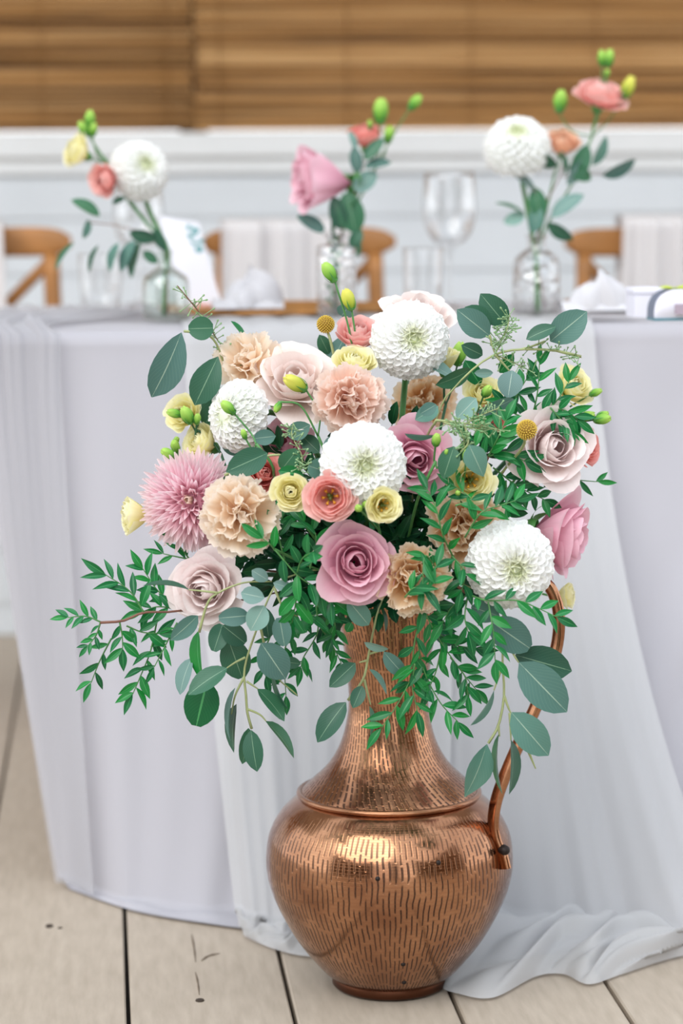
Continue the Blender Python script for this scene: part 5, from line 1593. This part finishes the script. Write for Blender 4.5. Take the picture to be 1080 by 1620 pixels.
e7 = euc_branch('eucalyptus branch with broad leaves drooping past the jug handle',
    [[(772, 1176, -.20), (788, 1148, -.20), (797, 1101, -.20), (795, 1054, -.20), (794, 1010, -.19), (790, 960, -.16), (720, 920, -.08)] + mouth(.04), [(797, 1100, -.2), (804, 1120, -.2), (808, 1128, -.2)], [(788, 1148, -.2), (790, 1165, -.2)], [(794, 1055, -.2), (781, 1092, -.2)],
     [(795, 1000, -.19), (812, 1035, -.2), (820, 1048, -.2)], [(806, 1128, -.2), (808, 1172, -.2)], [(836, 1190, -.2), (847, 1216, -.2)]],
    [(778, 984, 838, 1026, 50, 'euc', -.20, 'round'), (815, 1036, 905, 1062, 50, 'euc_dark', -.18), (821, 1048, 897, 1127, 58, 'euc', -.205), (809, 1127, 868, 1196, 48, 'euc', -.21), (770, 1177, 736, 1263, 36, 'euc', -.20, 'lance'),
     (808, 1171, 808, 1257, 14, 'euc_dark', -.205), (789, 1161, 791, 1257, 5, 'euc_dark', -.2), (781, 1092, 746, 1149, 8, 'euc', -.2), (690, 985, 715, 1020, 30, 'euc', -.14, 'round'), (745, 960, 790, 975, 34, 'euc', -.16)])

# ------------------------------------------------------------------ glossy foliage
def foliage(label, fronds, at=None, stems=(), stem_mat='stem_brown', group='glossy narrow-leaved branches of the bouquet'):
    root = thing('foliage_branch', label, 'branch', at or MOUTH, group)
    for st in stems:
        sprig(root, [P(*q) if isinstance(q, tuple) else q for q in st], 0.0017, stem_mat)
    for f in fronds:
        pts, n, L, W = f[:4]
        kw = f[4] if len(f) > 4 else {}
        frond(root, [P(*q) if isinstance(q, tuple) else q for q in pts], n, M(L * 1.15, -.15), M(W * 1.0, -.15), **kw)
    return root
foliage('glossy green branch reaching out furthest over the cloth beyond the pale blush rose',
    [([(228, 969, -.12), (205, 935, -.12), (167, 909, -.12)], 8, 42, 14), ([(159, 984, -.12), (135, 975, -.12), (107, 977, -.12)], 7, 26, 10), ([(159, 984, -.12), (152, 1005, -.12), (139, 1022, -.12)], 7, 21, 8),
     ([(189, 984, -.12), (193, 1005, -.12), (194, 1026, -.12)], 5, 34, 14), ([(249, 978, -.10), (238, 1030, -.10), (222, 1070, -.10), (210, 1098, -.10)], 9, 34, 12), ([(280, 956, -.08), (250, 935, -.08), (226, 900, -.08)], 8, 34, 13),
     ([(176, 1010, -.09), (158, 1045, -.09), (144, 1080, -.09)], 5, 32, 11), ([(280, 985, -.11), (262, 1020, -.11), (244, 1055, -.11)], 7, 30, 9), ([(285, 965, -.10), (250, 960, -.1), (225, 968, -.1)], 7, 34, 14), ([(200, 990, -.11), (225, 1000, -.11), (250, 1002, -.11)], 4, 34, 14)],
    stems=[[(158, 985, -.12), (195, 982, -.12), (228, 969, -.12), (280, 967, -.12), (380, 950, -.09), (480, 930, -.05)] + mouth(-.04)])
foliage('glossy branch curling beneath the low white dahlia over the jug handle',
    [([(740, 940, -.19), (770, 950, -.22), (817, 950, -.22), (850, 962, -.22), (880, 976, -.22)], 10, 34, 14), ([(772, 952, -.21), (780, 1000, -.22), (783, 1046, -.22)], 8, 34, 14), ([(740, 940, -.19), (715, 960, -.19), (700, 985, -.19)], 7, 38, 15),
     ([(740, 940, -.19), (735, 975, -.2), (740, 1000, -.2)], 6, 40, 15)], stems=[[(740, 940, -.19), (700, 915, -.12)] + mouth(.03, -.01)])
foliage('glossy branch hanging in front of the jug neck beneath the amber carnation',
    [([(660, 940, -.2), (680, 985, -.19), (700, 1020, -.18), (728, 1060, -.17), (752, 1090, -.16)], 14, 36, 13), ([(668, 965, -.19), (655, 1020, -.18), (650, 1070, -.17), (628, 1115, -.17), (603, 1152, -.17)], 13, 38, 14),
     ([(660, 1010, -.18), (670, 1060, -.17), (695, 1110, -.17), (724, 1142, -.17)], 11, 34, 12), ([(656, 1050, -.18), (652, 1085, -.17), (660, 1125, -.17)], 7, 40, 13), ([(690, 1000, -.18), (720, 1020, -.17), (752, 1025, -.17)], 7, 34, 13),
     ([(700, 1015, -.17), (690, 1060, -.17), (678, 1090, -.17)], 6, 34, 12), ([(712, 1040, -.17), (735, 1070, -.17), (740, 1100, -.17)], 5, 32, 11)],
    stems=[[(660, 940, -.2), (640, 920, -.12)] + mouth(.01, -.03)])
foliage('glossy branch rising across the amber carnation above the low white dahlia',
    [([(716, 880, -.18), (700, 845, -.2), (690, 805, -.2), (676, 775, -.19)], 10, 36, 13), ([(735, 850, -.19), (760, 812, -.21), (790, 800, -.2), (815, 792, -.2)], 10, 36, 13), ([(690, 900, -.2), (672, 880, -.22), (668, 930, -.23)], 6, 32, 12), ([(640, 945, -.22), (655, 930, -.23), (678, 930, -.23), (690, 895, -.22)], 9, 36, 14),
     ([(715, 880, -.19), (735, 905, -.2), (730, 935, -.2)], 7, 34, 13), ([(720, 800, -.2), (745, 790, -.2), (720, 770, -.19)], 6, 34, 12)],
    stems=[[(716, 880, -.18), (700, 920, -.12)] + mouth(.02, -.02)], stem_mat='stem')
foliage('glossy upright sprays behind the blush rose beneath the seeded eucalyptus',
    [([(842, 658, -.08), (850, 620, -.09), (853, 575, -.09)], 7, 30, 11), ([(842, 658, -.09), (875, 640, -.10), (900, 603, -.10)], 8, 32, 12), ([(870, 645, -.10), (895, 650, -.11), (913, 664, -.11)], 7, 34, 13), ([(840, 655, -.08), (815, 635, -.08), (832, 600, -.08)], 7, 32, 12),
     ([(870, 645, -.11), (888, 665, -.11), (905, 680, -.11)], 7, 32, 11), ([(835, 660, -.08), (815, 655, -.09), (800, 640, -.09)], 6, 34, 13)],
    stems=[[(842, 658, -.08), (800, 740, -.05)] + mouth(.04)])
foliage('dark glossy sprays between the yellow lisianthus and the blush rose',
    [([(772, 722, -.12), (786, 695, -.13), (800, 665, -.13)], 8, 36, 16), ([(772, 722, -.12), (800, 715, -.12), (830, 730, -.12)], 8, 36, 15), ([(780, 740, -.11), (820, 770, -.10), (860, 790, -.09)], 9, 34, 15), ([(770, 730, -.13), (750, 700, -.13), (760, 670, -.12)], 7, 34, 14), ([(800, 760, -.1), (800, 800, -.1), (780, 820, -.1)], 7, 36, 15), ([(860, 770, -.06), (900, 760, -.06), (945, 762, -.06)], 4, 30, 10)],
    stems=[[(772, 722, -.12), (730, 820, -.07)] + mouth(.03)])
foliage('glossy branch with oval leaves between the pale blush rose and the open mauve rose',
    [([(434, 869, -.19), (470, 910, -.19), (500, 930, -.19), (526, 950, -.19)], 9, 36, 16, dict(shape='oval')), ([(470, 910, -.19), (468, 950, -.19), (462, 985, -.18)], 7, 36, 16, dict(shape='oval')), ([(470, 905, -.19), (478, 884, -.215), (496, 872, -.245)], 5, 32, 14, dict(shape='oval')), ([(434, 869, -.19), (426, 860, -.2), (415, 852, -.2)], 3, 36, 14, dict(shape='oval')),
     ([(450, 885, -.17), (440, 840, -.17), (450, 810, -.16)], 7, 34, 14, dict(shape='oval')), ([(490, 900, -.17), (500, 850, -.18), (480, 825, -.17)], 7, 34, 14, dict(shape='oval'))],
    stems=[[(434, 869, -.19), (500, 900, -.12)] + mouth(-.02, -.02)], stem_mat='stem')
foliage('glossy sprays drooping over the cloth between the eucalyptus spray and the jug neck',
    [([(500, 960, -.14), (502, 1000, -.14), (480, 1040, -.13), (476, 1055, -.13)], 9, 30, 11), ([(505, 990, -.13), (525, 1020, -.12), (540, 1050, -.12)], 9, 26, 9), ([(470, 990, -.14), (450, 1030, -.13), (452, 1100, -.12)], 9, 32, 12), ([(430, 1000, -.12), (415, 1040, -.12), (420, 1070, -.12)], 6, 30, 12),
     ([(520, 960, -.14), (530, 990, -.13), (525, 1010, -.13)], 6, 30, 11), ([(450, 960, -.14), (480, 975, -.14), (510, 970, -.14)], 7, 34, 14)],
    stems=[[(500, 960, -.14), (530, 930, -.1)] + mouth(-.02, -.02)], stem_mat='stem')
foliage('small glossy sprig showing between the chrysanthemum and the pale blush rose',
    [([(300, 885, -.07), (285, 865, -.07), (272, 848, -.07)], 4, 30, 9), ([(300, 885, -.07), (275, 880, -.07), (258, 876, -.07)], 3, 30, 9)], stems=[[(300, 885, -.07), (400, 900, -.05)] + mouth(-.03)])

# leafy filling deep inside the bouquet, shade painted into its leaf colour
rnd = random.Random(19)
fill_label = 'leafy filler sprig coloured for shade deep inside the bouquet between blooms'
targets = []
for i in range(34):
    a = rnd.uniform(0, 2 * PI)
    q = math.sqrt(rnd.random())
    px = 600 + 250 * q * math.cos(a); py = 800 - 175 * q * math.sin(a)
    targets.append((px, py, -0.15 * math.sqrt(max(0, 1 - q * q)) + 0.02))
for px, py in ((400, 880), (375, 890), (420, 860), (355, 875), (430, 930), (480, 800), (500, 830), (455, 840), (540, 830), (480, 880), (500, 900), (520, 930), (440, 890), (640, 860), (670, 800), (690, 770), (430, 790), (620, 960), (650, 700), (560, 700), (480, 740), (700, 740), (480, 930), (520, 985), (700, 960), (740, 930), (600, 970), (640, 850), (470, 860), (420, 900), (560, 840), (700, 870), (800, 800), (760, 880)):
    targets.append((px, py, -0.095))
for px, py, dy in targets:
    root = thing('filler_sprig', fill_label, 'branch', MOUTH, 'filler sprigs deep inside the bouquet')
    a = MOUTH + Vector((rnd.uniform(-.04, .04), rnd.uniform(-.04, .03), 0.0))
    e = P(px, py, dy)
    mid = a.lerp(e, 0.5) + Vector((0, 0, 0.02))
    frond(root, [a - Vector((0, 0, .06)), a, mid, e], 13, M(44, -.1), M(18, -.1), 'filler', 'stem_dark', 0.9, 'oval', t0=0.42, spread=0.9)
